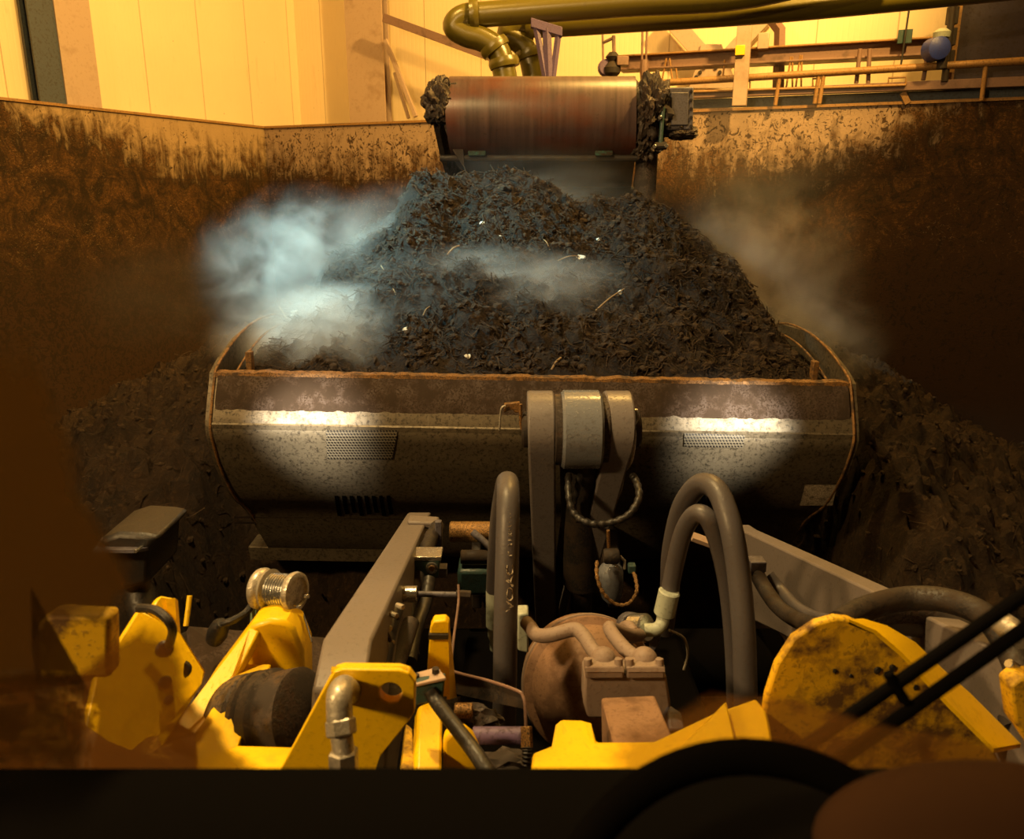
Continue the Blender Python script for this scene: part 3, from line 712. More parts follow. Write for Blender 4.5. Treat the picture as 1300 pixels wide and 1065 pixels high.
# back details: weld seam, lower strip, perforated patches, slots, sticker
def on_back(px, py, off=-.006):
    """point of the bucket back seen at px,py (found on the plate profile)"""
    d = ray(px, py); best = None; pf = smooth_path(prof, 6)
    for i in range(len(pf) - 1):
        a, b = pf[i], pf[i + 1]
        # rim tilts about Y: compare in untilted frame
        for k in range(12):
            q = a.lerp(b, k / 12); t_ = q.y / d.y; p = CAM + d * t_
            zt = q.z - math.tan(math.radians(1.0)) * (p.x - XB)
            e = abs(p.z - zt)
            if best is None or e < best[0]: best = (e, V(p.x, q.y + off, p.z))
    return best[1]
def patch(pts, m, name, th=.006, label=None, off=-.010):
    (ax_, ay), (bx_, by), (cx_, cy_), (dx_, dy) = pts; bm = bmesh.new(); R = 5 if abs(dy - ay) > 10 else 1; C = 6 if bx_ - ax_ > 30 else 1; g = []
    for j in range(R + 1):
        t_ = j / R; g.append([])
        for i in range(C + 1):
            u = i / C; x = (ax_ * (1 - u) + bx_ * u) * (1 - t_) + (dx_ * (1 - u) + cx_ * u) * t_; y = (ay * (1 - u) + by * u) * (1 - t_) + (dy * (1 - u) + cy_ * u) * t_
            p = on_back(x, y, off); g[-1].append((bm.verts.new(p), bm.verts.new(p + V(0, th, 0))))
    for j in range(R):
        for i in range(C):
            for k in (0, 1): bm.faces.new((g[j][i][k], g[j][i + 1][k], g[j + 1][i + 1][k], g[j + 1][i][k]))
    return obj(name, bm, m, tk, label=label, smooth=False)
patch([(414, 546), (505, 546), (498, 582), (416, 582)], PERF, 'perforated_panel', label='perforated patch under the left light spot')
patch([(868, 549), (945, 552), (943, 568), (868, 566)], PERF, 'perforated_panel', label='perforated patch under the right light spot')
for k in range(8):
    x = 425 + k * 9.4
    patch([(x, 629), (x + 4.5, 629), (x + 9, 654 - (k % 3) * 2), (x + 4, 654 - (k % 3) * 2)], DASH, 'slot', label='black slanted slot')
for k in range(4):
    x = 874 + k * 8
    patch([(x, 626), (x + 5, 625), (x + 6, 642), (x + 1, 643)], DASH, 'slot', label='black slanted slot')
patch([(1022, 615), (1062, 615), (1056, 641), (1015, 641)], WHT, 'worn_sticker', label='worn cream sticker at lower right')
for ya in (655, 662):
    patch([(298, ya), (540, ya + 3), (540, ya + 5.0), (298, ya + 2.2)], CAKE, 'weld_seam')
bm = bmesh.new(); a = on_back(318, 690, -.05); b_ = on_back(560, 694, -.05)
obj('lower_beam', PL([a, b_, b_ + V(0, .02, -.11), a + V(0, .02, -.11)], V(0, .2, 0)), BUCK, tk, bev=.006)
# coupler ears low in the middle
for px_ in (600, 770):
    c = U(px_, 720, 4.25); obj('coupler_ear', PL([c + V(0, -.15, -.2), c + V(0, -.2, .1), c + V(0, 0, .25), c + V(0, .35, .15), c + V(0, .45, -.25)], V(.06, 0, 0)), GUN, tk, bev=.01)

# ------------------------------------------------------------------ compost
SIL = [(-2.4, 2.0), (-1.76, 2.35), (-1.55, 2.62), (-1.3, 2.98), (-1.05, 3.12), (-.86, 3.30), (-.72, 3.58), (-.6, 3.60), (-.42, 3.48), (-.1, 3.50), (.15, 3.48), (.36, 3.40), (.55, 3.28), (.75, 3.30), (.95, 3.36), (1.15, 3.28), (1.33, 3.12), (1.5, 3.02), (1.66, 2.86), (1.85, 2.55), (2.0, 2.35), (2.5, 1.9)]
def lerp_tab(tab, x):
    if x <= tab[0][0]: return tab[0][1]
    for (a, b), (c, d) in zip(tab, tab[1:]):
        if x <= c: return b + (d - b) * (x - a) / (c - a)
    return tab[-1][1]
def sstep(a, b, x):
    t = min(1, max(0, (x - a) / (b - a))); return t * t * (3 - 2 * t)
def rough_(x, y, amp=1.0):
    p = V(x, y, 0)
    a = noise.noise(p * 1.7) * .12 + noise.noise(p * 4.1 + V(5, 0, 0)) * .10
    r = noise.ridged_multi_fractal(p * 7 + V(2, 9, 0), 0.9, 2.1, 4, 1.0, 2.0)
    f = noise.noise(p * 11) * .05 + noise.noise(p * 23) * .026 + noise.noise(p * 41) * .014
    return (a + (r - 1.0) * .035 + f) * amp
YR = 6.0
def load_h(x, y):
    zs = lerp_tab(SIL, x); zr = 2.30 - .02 * (x - XB)
    t = (y - 4.16) / (YR - 4.16)
    if t <= 1: z = zr + (zs - zr) * (1 - (1 - max(t, 0)) ** 1.45)
    else: z = zs - (y - YR) * .9 - (t - 1) ** 2 * .3
    edge = sstep(XB - BW + .02, XB - BW + .3, x) * sstep(XB + BW - .02, XB + BW - .3, x)
    z = min(z, 2.2 + 3 * min(x - (XB - BW), XB + BW - x)) if y < 5.6 else z
    return z + rough_(x, y) * (.25 + .75 * edge) * (.4 + .6 * sstep(4.15, 4.5, y))
def grid_mesh(x0, x1, y0, y1, nx, ny, h, zb=None):
    bm = bmesh.new(); vs = []
    for j in range(ny + 1):
        y = y0 + (y1 - y0) * j / ny
        vs.append([])
        for i in range(nx + 1):
            x = x0 + (x1 - x0) * i / nx; z = h(x, y)
            k = noise.noise(V(x * 9, y * 9, z * 6)) * .03
            vs[-1].append(bm.verts.new(V(x + (k if 0 < i < nx else 0), y + (k if 0 < j < ny else 0), z)))
    for j in range(ny):
        for i in range(nx): bm.faces.new((vs[j][i], vs[j][i + 1], vs[j + 1][i + 1], vs[j + 1][i]))
    return bm
bm = grid_mesh(XB - BW + .035, XB + BW - .035, 4.16, 6.45, 330, 230, load_h)
o = obj('compost_load', bm, COMP, origin=(XB, 5.2, 2.0)); tag(o, 'dark steaming compost heaped high in the loader bucket', 'compost', kind='stuff')
def pile_h(x, y):
    ex, ey = .25, 7.5
    r = math.hypot((x - ex) * (.90 if x < ex else .98), (y - ey) * .92)
    z = 3.32 - .55 * max(0, r - .25)
    k = sstep(2.3, 1.95, abs(x - XB)) * sstep(5.6, 4.6, y)
    z = z * (1 - k) + min(z, .35) * k
    k2 = sstep(1.7, 3.2, y); z = z * k2 + min(z, .1) * (1 - k2)
    return max(z, -.02) + rough_(x, y, 1.7) * sstep(-.1, .5, z)
bm = grid_mesh(-6.3, 6.6, 1.7, 11.0, 420, 300, pile_h)
def inside(p):
    return (p - CB).dot(nB) < -.12 and (p - CB).dot(nL) < -.12
bmesh.ops.delete(bm, geom=[v for v in bm.verts if not inside(V(v.co.x, v.co.y, 0))], context='VERTS')
o = obj('compost_pile', bm, PILE, origin=(0, 7, 0)); tag(o, 'broad dark compost pile spreading behind and beside the bucket', 'compost', kind='stuff')
# loose fibres and clods over both
def slope_pt(h, x, y):
    e = .02; z = h(x, y); n_ = V(-(h(x + e, y) - z) / e, -(h(x, y + e) - z) / e, 1).normalized(); return V(x, y, z), n_
def scatter(name, label, h, rx, ry, ns, nc, smin, smax, rr):
    bm = bmesh.new()
    for _ in range(ns):
        x = random.uniform(*rx); y = random.uniform(*ry)
        if not rr(x, y): continue
        p, n_ = slope_pt(h, x, y); d = V(random.gauss(0, 1), random.gauss(0, 1), random.gauss(0, .6)).normalized()
        d = (d - n_ * d.dot(n_) * .7).normalized(); L = random.uniform(smin, smax); r = random.uniform(.0015, .0045)
        a = p + n_ * .008 - d * L / 2; b = a + d * L; m_ = (a + b) / 2 + V(random.gauss(0, 1), random.gauss(0, 1), random.gauss(0, 1)) * L * .09
        tube(bm, [a, m_, b], r, 3)
    for _ in range(nc):
        x = random.uniform(*rx); y = random.uniform(*ry)
        if not rr(x, y): continue
        p, n_ = slope_pt(h, x, y); r = random.uniform(.008, .03)
        vs = bmesh.ops.create_icosphere(bm, subdivisions=1, radius=1)['verts']; q = random.random() * 50
        s_ = V(random.uniform(.6, 1.4), random.uniform(.6, 1.4), random.uniform(.5, 1.1)) * r
        for v in vs:
            k = 1 + .5 * noise.noise(v.co * 1.7 + V(q, 0, 0)); v.co = p + V(v.co.x * s_.x * k, v.co.y * s_.y * k, v.co.z * s_.z * k)
    o = obj(name, bm, FIB, smooth=False, origin=(0, 6, 0)); tag(o, label, 'compost scraps', kind='stuff'); return o
scatter('compost_fibres', 'loose fibres and crumbs on the compost in the bucket', load_h, (XB - BW + .1, XB + BW - .1), (4.25, 6.1), 9000, 2200, .03, .13, lambda x, y: True)
scatter('compost_clods', 'loose fibres and clods on the compost pile around the bucket', pile_h, (-5.2, 5.6), (2.4, 8.0), 3200, 4200, .04, .18, lambda x, y: (abs(x - XB) > 2.0 or y > 6.2) and inside(V(x, y, 0)))
def on_load(px, py):
    d = ray(px, py); t_ = 4.1
    while t_ < 6.6:
        p = CAM + d * (t_ / d.y)
        if p.z < load_h(p.x, p.y): return p
        t_ += .01
    return U(px, py, 6)
for (x0, y0, x1, y1, r, lab) in ((355, 390, 366, 408, .008, 'pale splinter at the left end of the bucket heap'), (484, 338, 503, 375, .006, 'thin curved twig under the white steam at mid heap'),
        (568, 325, 583, 313, .011, 'stout broken twig high on the bucket heap'), (708, 332, 735, 326, .008, 'orange brown twig below the drum'), (690, 305, 698, 318, .006, 'short reddish twig upper middle of the heap'),
        (755, 396, 792, 368, .008, 'dark slanting stick right of the heap middle'), (700, 470, 712, 455, .011, 'golden wood chip close above the bucket rim'), (537, 402, 546, 390, .006, 'tiny straight twig low on the heap')):
    a = on_load(x0, y0); b_ = on_load(x1, y1); m_ = (a + b_) / 2 + V(.0, -.02, .02)
    o = obj('wood_splinter', TU([a + V(0, -.01, .006), m_, b_ + V(0, -.01, .006)], r * .6, 6, 4), WOOD); tag(o, lab, 'wood splinter', 'wood splinters in the bucket heap')
for (px_, py_, s_, lab) in ((375, 399, .035, 'crumpled white plastic scrap at the left end of the heap'), (636, 303, .02, 'white plastic scrap high in the heap middle'), (737, 329, .03, 'yellowish white scrap beside the orange twig'),
        (788, 372, .02, 'white scrap at the tip of the dark slanting stick'), (594, 454, .02, 'small white scrap just above the rim, left of middle'), (516, 420, .02, 'pale scrap low on the left of the heap'), (760, 305, .016, 'tiny white scrap high on the right of the heap'), (612, 285, .018, 'tiny pale scrap close to the heap top')):
    p = on_load(px_, py_); bm = bmesh.new(); bmesh.ops.create_icosphere(bm, subdivisions=2, radius=1)
    for v in bm.verts:
        k = 1 + .9 * noise.noise(v.co * 2 + V(px_, 0, 0)); v.co = p + V(v.co.x * s_ * k, v.co.y * s_ * .5 * k - .012, v.co.z * s_ * .7 * k + .008)
    o = obj('plastic_scrap', bm, PLAST); tag(o, lab, 'plastic scrap', 'plastic scraps in the bucket heap')

# ------------------------------------------------------------------ wheel loader front end
WL = thing('wheel_loader', 'yellow and grey wheel loader front end with lift arms, hoses and cab windscreen', 'wheel loader', (0.2, 1.6, 0))
def part(name, bm, m, label=None, bev=0.0, parent=None, smooth=True):
    return obj(name, bm, m, parent or WL, label=label, bev=bev, smooth=smooth)
# lift arms: YZ outline swept across X and skewed along the machine's heading
def arm(x_far, outline, wd, name='lift_arm', zoff=0.0):
    P = [V(x_far - wd / 2 + .045 * (3.7 - y), y, z + zoff) for y, z in outline]
    return part(name, PL(P, V(wd, 0, 0)), ARM, bev=.008)
top = U(531, 650, 3.7).z
la = arm(U(532, 650, 3.7).x, [(3.78, top - .12), (3.74, top - .02), (3.66, top + .01), (2.6, top + .31), (1.62, top + .59), (1.48, top + .55), (1.36, top + .36), (1.30, top + .08), (1.6, top - .1), (2.6, top - .08), (3.7, top - .45)], .12)
topr = U(945, 672, 3.5).z
ra = arm(U(948, 672, 3.5).x, [(3.7, topr - .2), (3.6, topr - .02), (3.5, topr), (1.55, topr + .56), (1.2, topr + .5), (1.3, topr + .1), (2.6, topr - .1), (3.6, topr - .5)], .085)
part('arm_lug', pxpoly([(516, 662), (556, 664), (556, 672), (520, 672)], 3.3, .08), ARM, bev=.01)
part('arm_bracket', BX(U(492, 752, 2.35), (.10, .07, .05)), BLUEM, bev=.006)
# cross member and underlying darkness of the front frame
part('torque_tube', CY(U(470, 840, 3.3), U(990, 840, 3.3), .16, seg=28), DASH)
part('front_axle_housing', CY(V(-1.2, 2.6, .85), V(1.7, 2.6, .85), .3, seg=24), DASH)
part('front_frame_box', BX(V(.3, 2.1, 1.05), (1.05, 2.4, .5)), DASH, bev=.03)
for sx in (-1.25, 1.85):
    tyre = part('wheel', LA(V(sx - .3, 2.6, .8), (1, 0, 0), [(0, .45), (.03, .72), (.1, .8), (.5, .8), (.57, .72), (.6, .45)], 40), BLK)
# tilt linkage in the middle
def link(pxc, wpx, x_shift_low, label=None, name='tilt_link'):
    Yt = 3.5; c = U(pxc, 540, Yt); wd = px_r(wpx, Yt, 540)
    r = .185; out = []
    for k in range(19):
        a = math.radians(-40 + 260 * k / 18); out.append((c.y + .02 - math.cos(a) * r * 1.0, c.z - .02 + math.sin(a) * r))
    lowY, lowZ = 4.0, U(pxc, 765, 4.0).z
    out += [(lowY + .12, lowZ - .1), (lowY - .12, lowZ - .12)]
    bm = bmesh.new(); P = [V(c.x - wd / 2, y, z) for y, z in out]; extrude_poly(bm, P, V(wd, 0, 0))
    zt = c.z
    for v in bm.verts:
        k = max(0, (zt - v.co.z) / (zt - lowZ)); v.co.x += x_shift_low * k
        v.co.x = (v.co.x - c.x - x_shift_low * k) * (1 - .1 * k) + c.x + x_shift_low * k
    return part(name, bm, GREY, label, bev=.01), c
l1, c1 = link(686, 34, .055); l2, c2 = link(784, 34, -.16)
cm = U(737, 545, 3.47)
boss_w = px_r(50, 3.47, 545)
part('cylinder_eye', CY(cm - V(boss_w / 2, 0, 0), cm + V(boss_w / 2, 0, 0), .192, seg=48, ch=.012), BOSS, 'wetted blue-grey cylinder eye')
for px_ in (708, 765):
    c = U(px_, 545, 3.5); part('dust_seal', CY(c - V(.02, 0, 0), c + V(.02, 0, 0), .175, seg=40), GRIM)
part('pivot_pin', CY(U(662, 545, 3.52), U(812, 545, 3.52), .09, seg=24), GUN)
part('tilt_cylinder', CY(cm + V(0, .05, -.1), U(738, 740, 3.75), .10, seg=24), GUN)
part('cylinder_rod', CY(U(738, 740, 3.75), U(738, 800, 3.85), .06, seg=16), GUN)
part('inner_brace', CY(U(722, 625, 3.7), U(712, 705, 3.8), .025, seg=10), RUST, 'rusty inner brace')
# left pin keeper with wire
k_ = part('pin_keeper', pxpoly([(640, 513), (660, 511), (661, 524), (653, 524), (651, 520), (640, 524)], 3.5, .03), EDGE, 'orange-lit pin keeper', bev=.004)
obj('keeper_wire', TU([U(642, 515, 3.48), U(637, 518, 3.48), U(635, 530, 3.48), U(634, 546, 3.48)], .006, 6), ZINC, k_)
obj('keeper_wire', TU([U(661, 513, 3.48), U(661, 535, 3.48), U(663, 545, 3.48)], .009, 6), EDGE, k_)
# right shackle + grease line
k_ = part('shackle', TU([U(800, 521, 3.42), U(808, 521, 3.42), U(810, 529, 3.42), U(806, 537, 3.42), U(800, 537, 3.42)], .010, 8, smooth=False), ZINC, 'pale shackle right of the links')
part('grease_line', TU([U(803, 540, 3.40), U(806, 552, 3.40), U(803, 580, 3.40), U(798, 592, 3.42), U(792, 600, 3.45), U(788, 622, 3.5), U(780, 640, 3.55)], .0075, 8), ZINC, 'thin bright grease line')
# spiral wrapped hoses
def guarded(pts, r, label, name='wrapped_hose', m=BLK):
    return part(name, TU(pts, r, 12, 14, wave=.09, wl=3), m, label)
guarded([U(722, 602, 3.4), U(722, 628, 3.3), U(729, 652, 3.25), U(748, 664, 3.2), U(772, 664, 3.2), U(797, 654, 3.2), U(811, 632, 3.25), U(808, 612, 3.35), U(803, 604, 3.4)], .017, 'black spiral-wrapped hose looping under the cylinder eye')
guarded([U(736, 603, 3.4), U(732, 625, 3.42), U(728, 645, 3.45), U(735, 662, 3.4)], .015, 'short black hose under the eye')
# accumulator pod
ac = U(776, 728, 3.2)
pod = part('accumulator', LA(U(777, 762, 3.2), U(774, 700, 3.15) - U(777, 762, 3.2), [(0, .03), (.03, .05), (.10, .058), (.17, .060), (.19, .052), (.215, .03)], 24), BOSS, 'blue-grey accumulator with looping wire')
obj('valve_stem', CY(U(773, 700, 3.15), U(772, 673, 3.13), .008, seg=8), EDGE, pod)
obj('valve_cap', LA(U(766, 706, 3.1), (1, 0, 0), [(0, .03), (.012, .036), (.06, .036), (.07, .03)], 14), GUN, pod)
obj('clip', TU([U(787, 706, 3.1), U(793, 712, 3.1), U(793, 722, 3.1)], .007, 8, smooth=False), ZINC, pod)
obj('side_fitting', BX(U(802, 721, 3.1), (.035, .04, .04)), TEALM, pod, bev=.005)
obj('looped_wire', TU([U(758, 712, 3.05), U(758, 732, 3.0), U(766, 753, 2.98), U(782, 767, 2.98), U(798, 766, 2.98), U(808, 752, 3.0), U(807, 735, 3.05), U(803, 724, 3.1)], .0085, 8, 10, wave=.15, wl=2), RUST, pod)
# rusty roller left of the hose
part('roller_pin', CY(U(571, 675, 3.5), U(640, 675, 3.5), .052, seg=28), RUST, 'gritty golden roller pin')
part('coupler_block', BX(U(604, 728, 3.4), (.17, .2, .14)), TEALM, bev=.02); part('coupler_block', CY(U(585, 707, 3.35), U(625, 707, 3.35), .035, seg=16), GUN)
part('coupler_rod', CY(U(600, 675, 3.4), U(625, 697, 3.35), .018, seg=12), BLUEM)
# hose clamp blocks and pipes on the arm
part('arm_hose', TU([U(556, 668, 3.2), U(549, 680, 3.1), U(540, 700, 2.95), U(536, 712, 2.85)], .033, 14, 6, wave=.05, wl=2), GUN)
part('arm_hose', TU([U(532, 722, 2.8), U(527, 745, 2.7), U(520, 775, 2.6), U(516, 800, 2.5), U(522, 835, 2.35)], .032, 14), GUN)
part('arm_hose', TU([U(545, 735, 2.7), U(540, 765, 2.6), U(528, 800, 2.45), U(520, 840, 2.3)], .026, 14), BLK)
part('hose_end_plate', BX(U(557, 678, 3.1), (.03, .03, .13)), BLUEM, bev=.004)
cb = part('clamp_block', pxpoly([(521, 712), (558, 712), (556, 734), (523, 734)], 2.75, .09), TEALM, 'teal clamp block with bright top and golden bore', bev=.004)
obj('clamp_top', PL([U(521, 707, 2.75), U(560, 707, 2.75), U(560, 712, 2.75), U(521, 712, 2.75)], (0, .09, 0)), CHR, cb, bev=.002)
obj('bore_ring', LA(U(548, 722, 2.735), (0, 1, 0), [(0, .018), (.002, .024), (.02, .024)], 20), CHR, cb); obj('bore', LA(U(548, 722, 2.73), (0, 1, 0), [(0, .012), (.01, .015)], 16), RUST, cb)
obj('clamp_foot', pxpoly([(552, 722), (567, 722), (567, 734), (552, 734)], 2.78, .05), BLUEM, cb, bev=.003)
# chrome proximity cylinder with dark rod
sn = part('sensor_cylinder', CY(U(498, 754, 2.3), U(530, 754, 2.3), .028, seg=28, ch=.002), CHR, 'bright steel sensor cylinder')
obj('sensor_rod', CY(U(530, 754, 2.3), U(588, 755, 2.3), .010, seg=12), BLUEM, sn); obj('rod_nut', CY(U(579, 754, 2.3), U(598, 755, 2.3), .014, seg=6), GUN, sn)
# arm root fittings (brass/zinc stack) under the clamp ring
def stack(pts, name='hose_fitting', m=ZINC, label=None):
    """pts: (px, py, Y, radius_px) joined stepwise"""
    P = [U(x, y, Y) for x, y, Y, r in pts]; bm = bmesh.new(); x_, y_, d_ = frame_of(P[-1] - P[0]); rings = []
    for p, (a, b, Y, r) in zip(P, pts):
        rr = px_r(r, Y, b); rings.append([bm.verts.new(p + (x_ * math.cos(q) + y_ * math.sin(q)) * rr) for q in [2 * math.pi * k / 20 for k in range(20)]])
    for i in range(len(rings) - 1):
        for k in range(20): bm.faces.new((rings[i][k], rings[i][(k + 1) % 20], rings[i + 1][(k + 1) % 20], rings[i + 1][k]))
    bm.faces.new(rings[0][::-1]); bm.faces.new(rings[-1]); return part(name, bm, m, label)
stack([(476, 762, 2.15, 10), (475, 768, 2.1, 15), (470, 785, 2.02, 17), (466, 798, 1.96, 17)], 'hose_fitting', GRIM, 'grease-caked hose end')
stack([(466, 795, 1.95, 17), (462, 803, 1.92, 20), (461, 807, 1.9, 20), (459, 811, 1.88, 16)], 'clamp_ring', RUST)
stack([(461, 808, 1.9, 17), (455, 830, 1.8, 17), (453, 834, 1.78, 17), (452, 836, 1.77, 15), (450, 842, 1.74, 15)], 'hose_fitting', ZINC, 'silver crimped hose ferrule')
stack([(451, 838, 1.76, 18), (447, 852, 1.7, 19), (444, 862, 1.66, 17)], 'hex_nut', ZINC)
part('clamp_screw', TU([U(450, 778, 2.0), U(480, 774, 2.0), U(500, 778, 2.0), U(506, 786, 2.0)], .006, 6), GUN)
part('band_clamp', TU([U(445, 796, 1.9), U(470, 788, 1.88), U(488, 800, 1.9), U(496, 814, 1.9)], .006, 6), GUN)
for x, y in ((500, 779), (508, 768), (495, 813), (492, 795)): part('clip_bolt', CY(U(x - 4, y, 1.95), U(x + 4, y + 3, 1.93), .008, seg=8), ZINC)
part('dark_hose_bundle', TU([U(500, 775, 2.1), U(492, 800, 2.0), U(486, 830, 1.9), U(480, 860, 1.8)], .03, 12), BLK)
part('dark_hose_bundle', TU([U(522, 790, 2.2), U(512, 820, 2.1), U(502, 850, 2.0), U(500, 900, 1.8)], .028, 12), GRIM)
# yellow bracket plate with round hole
yb = part('bracket_plate', plate_with_hole([(352, 985), (418, 862), (424, 853), (434, 850), (506, 851), (519, 855), (527, 866), (526, 905), (520, 915), (482, 962), (474, 985)], (496, 880), 14.5, 1.28, .025), YEL, 'yellow bracket plate with a round hole', bev=.003)
obj('plate_flange', sheet([(420, 853, 1.285), (516, 852, 1.285), (514, 858, 1.34), (424, 858, 1.34)], .01), YEL, yb)
el = part('elbow_fitting', TU([U(447, 880, 1.30), U(437, 873, 1.22), U(431, 883, 1.17), U(431, 905, 1.15), U(432, 925, 1.14)], [px_r(15, 1.2, 880)] * 8 + [px_r(16, 1.2, 880)] * 25, 20), ZINC, 'silver elbow fitting through the yellow bracket')
for (a, b_, r) in (((432, 912, 1.145), (434, 934, 1.13), 19), ((436, 952, 1.12), (437, 985, 1.11), 19)):
    obj('hex_nut', CY(U(*a), U(*b_), px_r(r, 1.14, 930), seg=6), ZINC, el)
obj('elbow_stem', CY(U(433, 930, 1.135), U(437, 960, 1.115), px_r(14, 1.13, 940), seg=20), ZINC, el)
# spring reel on its bracket
A = U(328, 747, 1.95); B = U(384, 752, 1.90); dx = (B - A); Lr = dx.length; s_ = Lr / .118
reel = part('cable_reel', LA(A, dx, [(0, .050), (.004 * s_, .058), (.012 * s_, .060), (.020 * s_, .056), (.024 * s_, .050), (.028 * s_, .056), (.034 * s_, .058), (.038 * s_, .048)], 40), ZINC, 'silver spring cable reel on the yellow frame')
bm = bmesh.new(); prof_c = [(.036 * s_, .040)]
for k in range(8):
    t0 = .038 * s_ + k * .0065 * s_; prof_c += [(t0, .037), (t0 + .0014 * s_, .0475), (t0 + .0051 * s_, .0475), (t0 + .0065 * s_, .037)]
lathe(bm, A, dx, prof_c + [(.092 * s_, .040)], 40); obj('wire_coil', bm, CHR, reel)
obj('end_disc', LA(A + dx * .76, dx, [(0, .045), (.003, .054), (.010, .056), (.020, .054), (.024, .046), (.0245, .040), (.016, .038), (.016, .001)], 40), ZINC, reel)
for (x, y) in ((388, 757), (378, 771)): obj('reel_bolt', CY(U(x, y, 1.87), U(x + 3, y, 1.86), .006, seg=8), CHR, reel)
rb = part('reel_bracket', sheet([(320, 735, 1.97), (327, 733, 1.95), (324, 801, 1.93), (317, 803, 1.95)], .006), paint('pale_green_bracket', (0.20, 0.30, 0.18), .4, amount=.15), 'pale green reel bracket')
obj('bracket_bolt', CY(U(322, 795, 1.93), U(343, 794, 1.90), .011, seg=10), GUN, rb); obj('bolt_head', CY(U(328, 795, 1.92), U(336, 794, 1.90), .016, seg=6), ZINC, rb)
obj('bolt_head', CY(U(318, 745, 1.95), U(323, 745, 1.95), .007, seg=8), CHR, rb)
part('sensor_cable', TU([U(320, 768, 1.95), U(312, 778, 1.93), U(297, 787, 1.9), U(283, 792, 1.9), U(272, 800, 1.92)], .011, 10), BLK)
part('cable_gland', LA(U(282, 790, 1.9), U(268, 822, 1.95) - U(282, 790, 1.9), [(0, .014), (.02, .026), (.06, .03), (.09, .026)], 14), BLK)
part('pull_wire', CY(U(384, 775, 1.9), U(396, 815, 1.8), .0022, seg=6), BLK)
# yellow bearing housing around the arm foot
bh = part('pivot_housing', pxpoly([(190, 990), (262, 868), (318, 794), (342, 787), (362, 790), (374, 800), (385, 828), (386, 862), (386, 930), (384, 990)], 1.80, .10), YEL, 'yellow arm pivot housing', bev=.012)
obj('housing_rib', sheet([(262, 868, 1.72), (316, 795, 1.80), (330, 800, 1.80), (286, 880, 1.68), (200, 990, 1.40), (168, 990, 1.40)], .03), YEL, bh, bev=.006)
obj('housing_face', sheet([(288, 868, 1.68), (300, 842, 1.78), (345, 842, 1.78), (318, 905, 1.60), (302, 945, 1.50), (300, 962, 1.44), (222, 975, 1.42)], .03), YEL, bh, bev=.006)
obj('housing_floor', sheet([(222, 975, 1.42), (302, 945, 1.47), (460, 950, 1.45), (470, 1010, 1.3), (190, 1010, 1.30)], .04), YEL, bh, bev=.006)
pv = part('pivot_bushing', LA(U(300, 912, 1.66), U(392, 905, 1.60) - U(300, 912, 1.66), [(-.03, .09), (.01, .105), (.045, .108), (.055, .098), (.06, .110), (.075, .112), (.082, .100), (.09, .112), (.12, .114), (.13, .104), (.15, .106), (.20, .11), (.21, .09)], 40), GRIM, 'grease-caked arm pivot bushing')
# left yellow panel
lp = part('frame_panel', sheet([(176, 772, 1.55), (228, 800, 1.55), (262, 852, 1.58), (256, 868, 1.58), (205, 952, 1.35), (150, 1000, 1.25), (90, 1000, 1.25), (120, 860, 1.42)], .03), YEL, 'left yellow frame panel with black plugs', bev=.006)
for x, y, r, Y in ((209, 824, 11, 1.50), (232, 850, 11, 1.53), (210, 866, 8, 1.44), (214, 889, 6, 1.40)):
    obj('black_plug', LA(U(x, y, Y), ray(x, y), [(0, .004), (.001, px_r(r, Y, y) * .7), (.006, px_r(r, Y, y)), (.02, px_r(r, Y, y))], 18), BLK, lp)
part('panel_lug', sheet([(198, 762, 1.62), (204, 756, 1.64), (222, 759, 1.64), (228, 812, 1.60), (216, 806, 1.6), (190, 776, 1.58)], .025), YEL, 'yellow lug above the left panel', bev=.005)
part('panel_lug', sheet([(222, 759, 1.63), (226, 762, 1.66), (230, 815, 1.62), (226, 815, 1.6)], .02), YEL)
part('marker_pin', CY(U(241, 756, 2.2), U(236, 795, 2.15), .0085, seg=10), YEL, 'thin yellow marker pin')
part('panel_cable', TU([U(176, 772, 1.5), U(196, 774, 1.48), U(212, 786, 1.46), U(219, 800, 1.46), U(215, 818, 1.48)], .010, 10), BLK)
part('step_plate', sheet([(240, 795, 2.0), (420, 810, 2.4), (400, 900, 1.9), (250, 880, 1.85)], .02), CAKE, 'gritty brown step plate')
part('lamp_bracket_box', pxpoly([(46, 792), (66, 780), (138, 784), (140, 862), (50, 864)], 1.25, .045), YELD, 'muddied yellow lamp bracket box', bev=.01)
part('mud_guard', sheet([(-60, 1010, 1.15), (0, 880, 1.35), (130, 860, 1.5), (250, 930, 1.5), (250, 1010, 1.25)], .03), MUDY, 'heavily muddied yellow mudguard', bev=.008)
# left work lamp
hl = part('work_lamp', pxpoly([(118, 700), (128, 684), (150, 677), (184, 679), (203, 683), (190, 698), (188, 742), (150, 752), (130, 740)], 2.6, .28), BLK, 'dark work lamp on the left mudguard', bev=.02)
obj('lamp_top', sheet([(118, 698, 2.55), (130, 682, 2.75), (158, 676, 2.8), (198, 681, 2.8), (188, 695, 2.6), (170, 698, 2.55)], .012), BLUEM, hl)
obj('lamp_glint_edge', CY(U(172, 700, 2.54), U(196, 684, 2.72), .007, seg=8), CHR, hl)
part('lamp_stalk', CY(U(175, 745, 2.7), U(190, 800, 2.6), .06, seg=14), BLK)

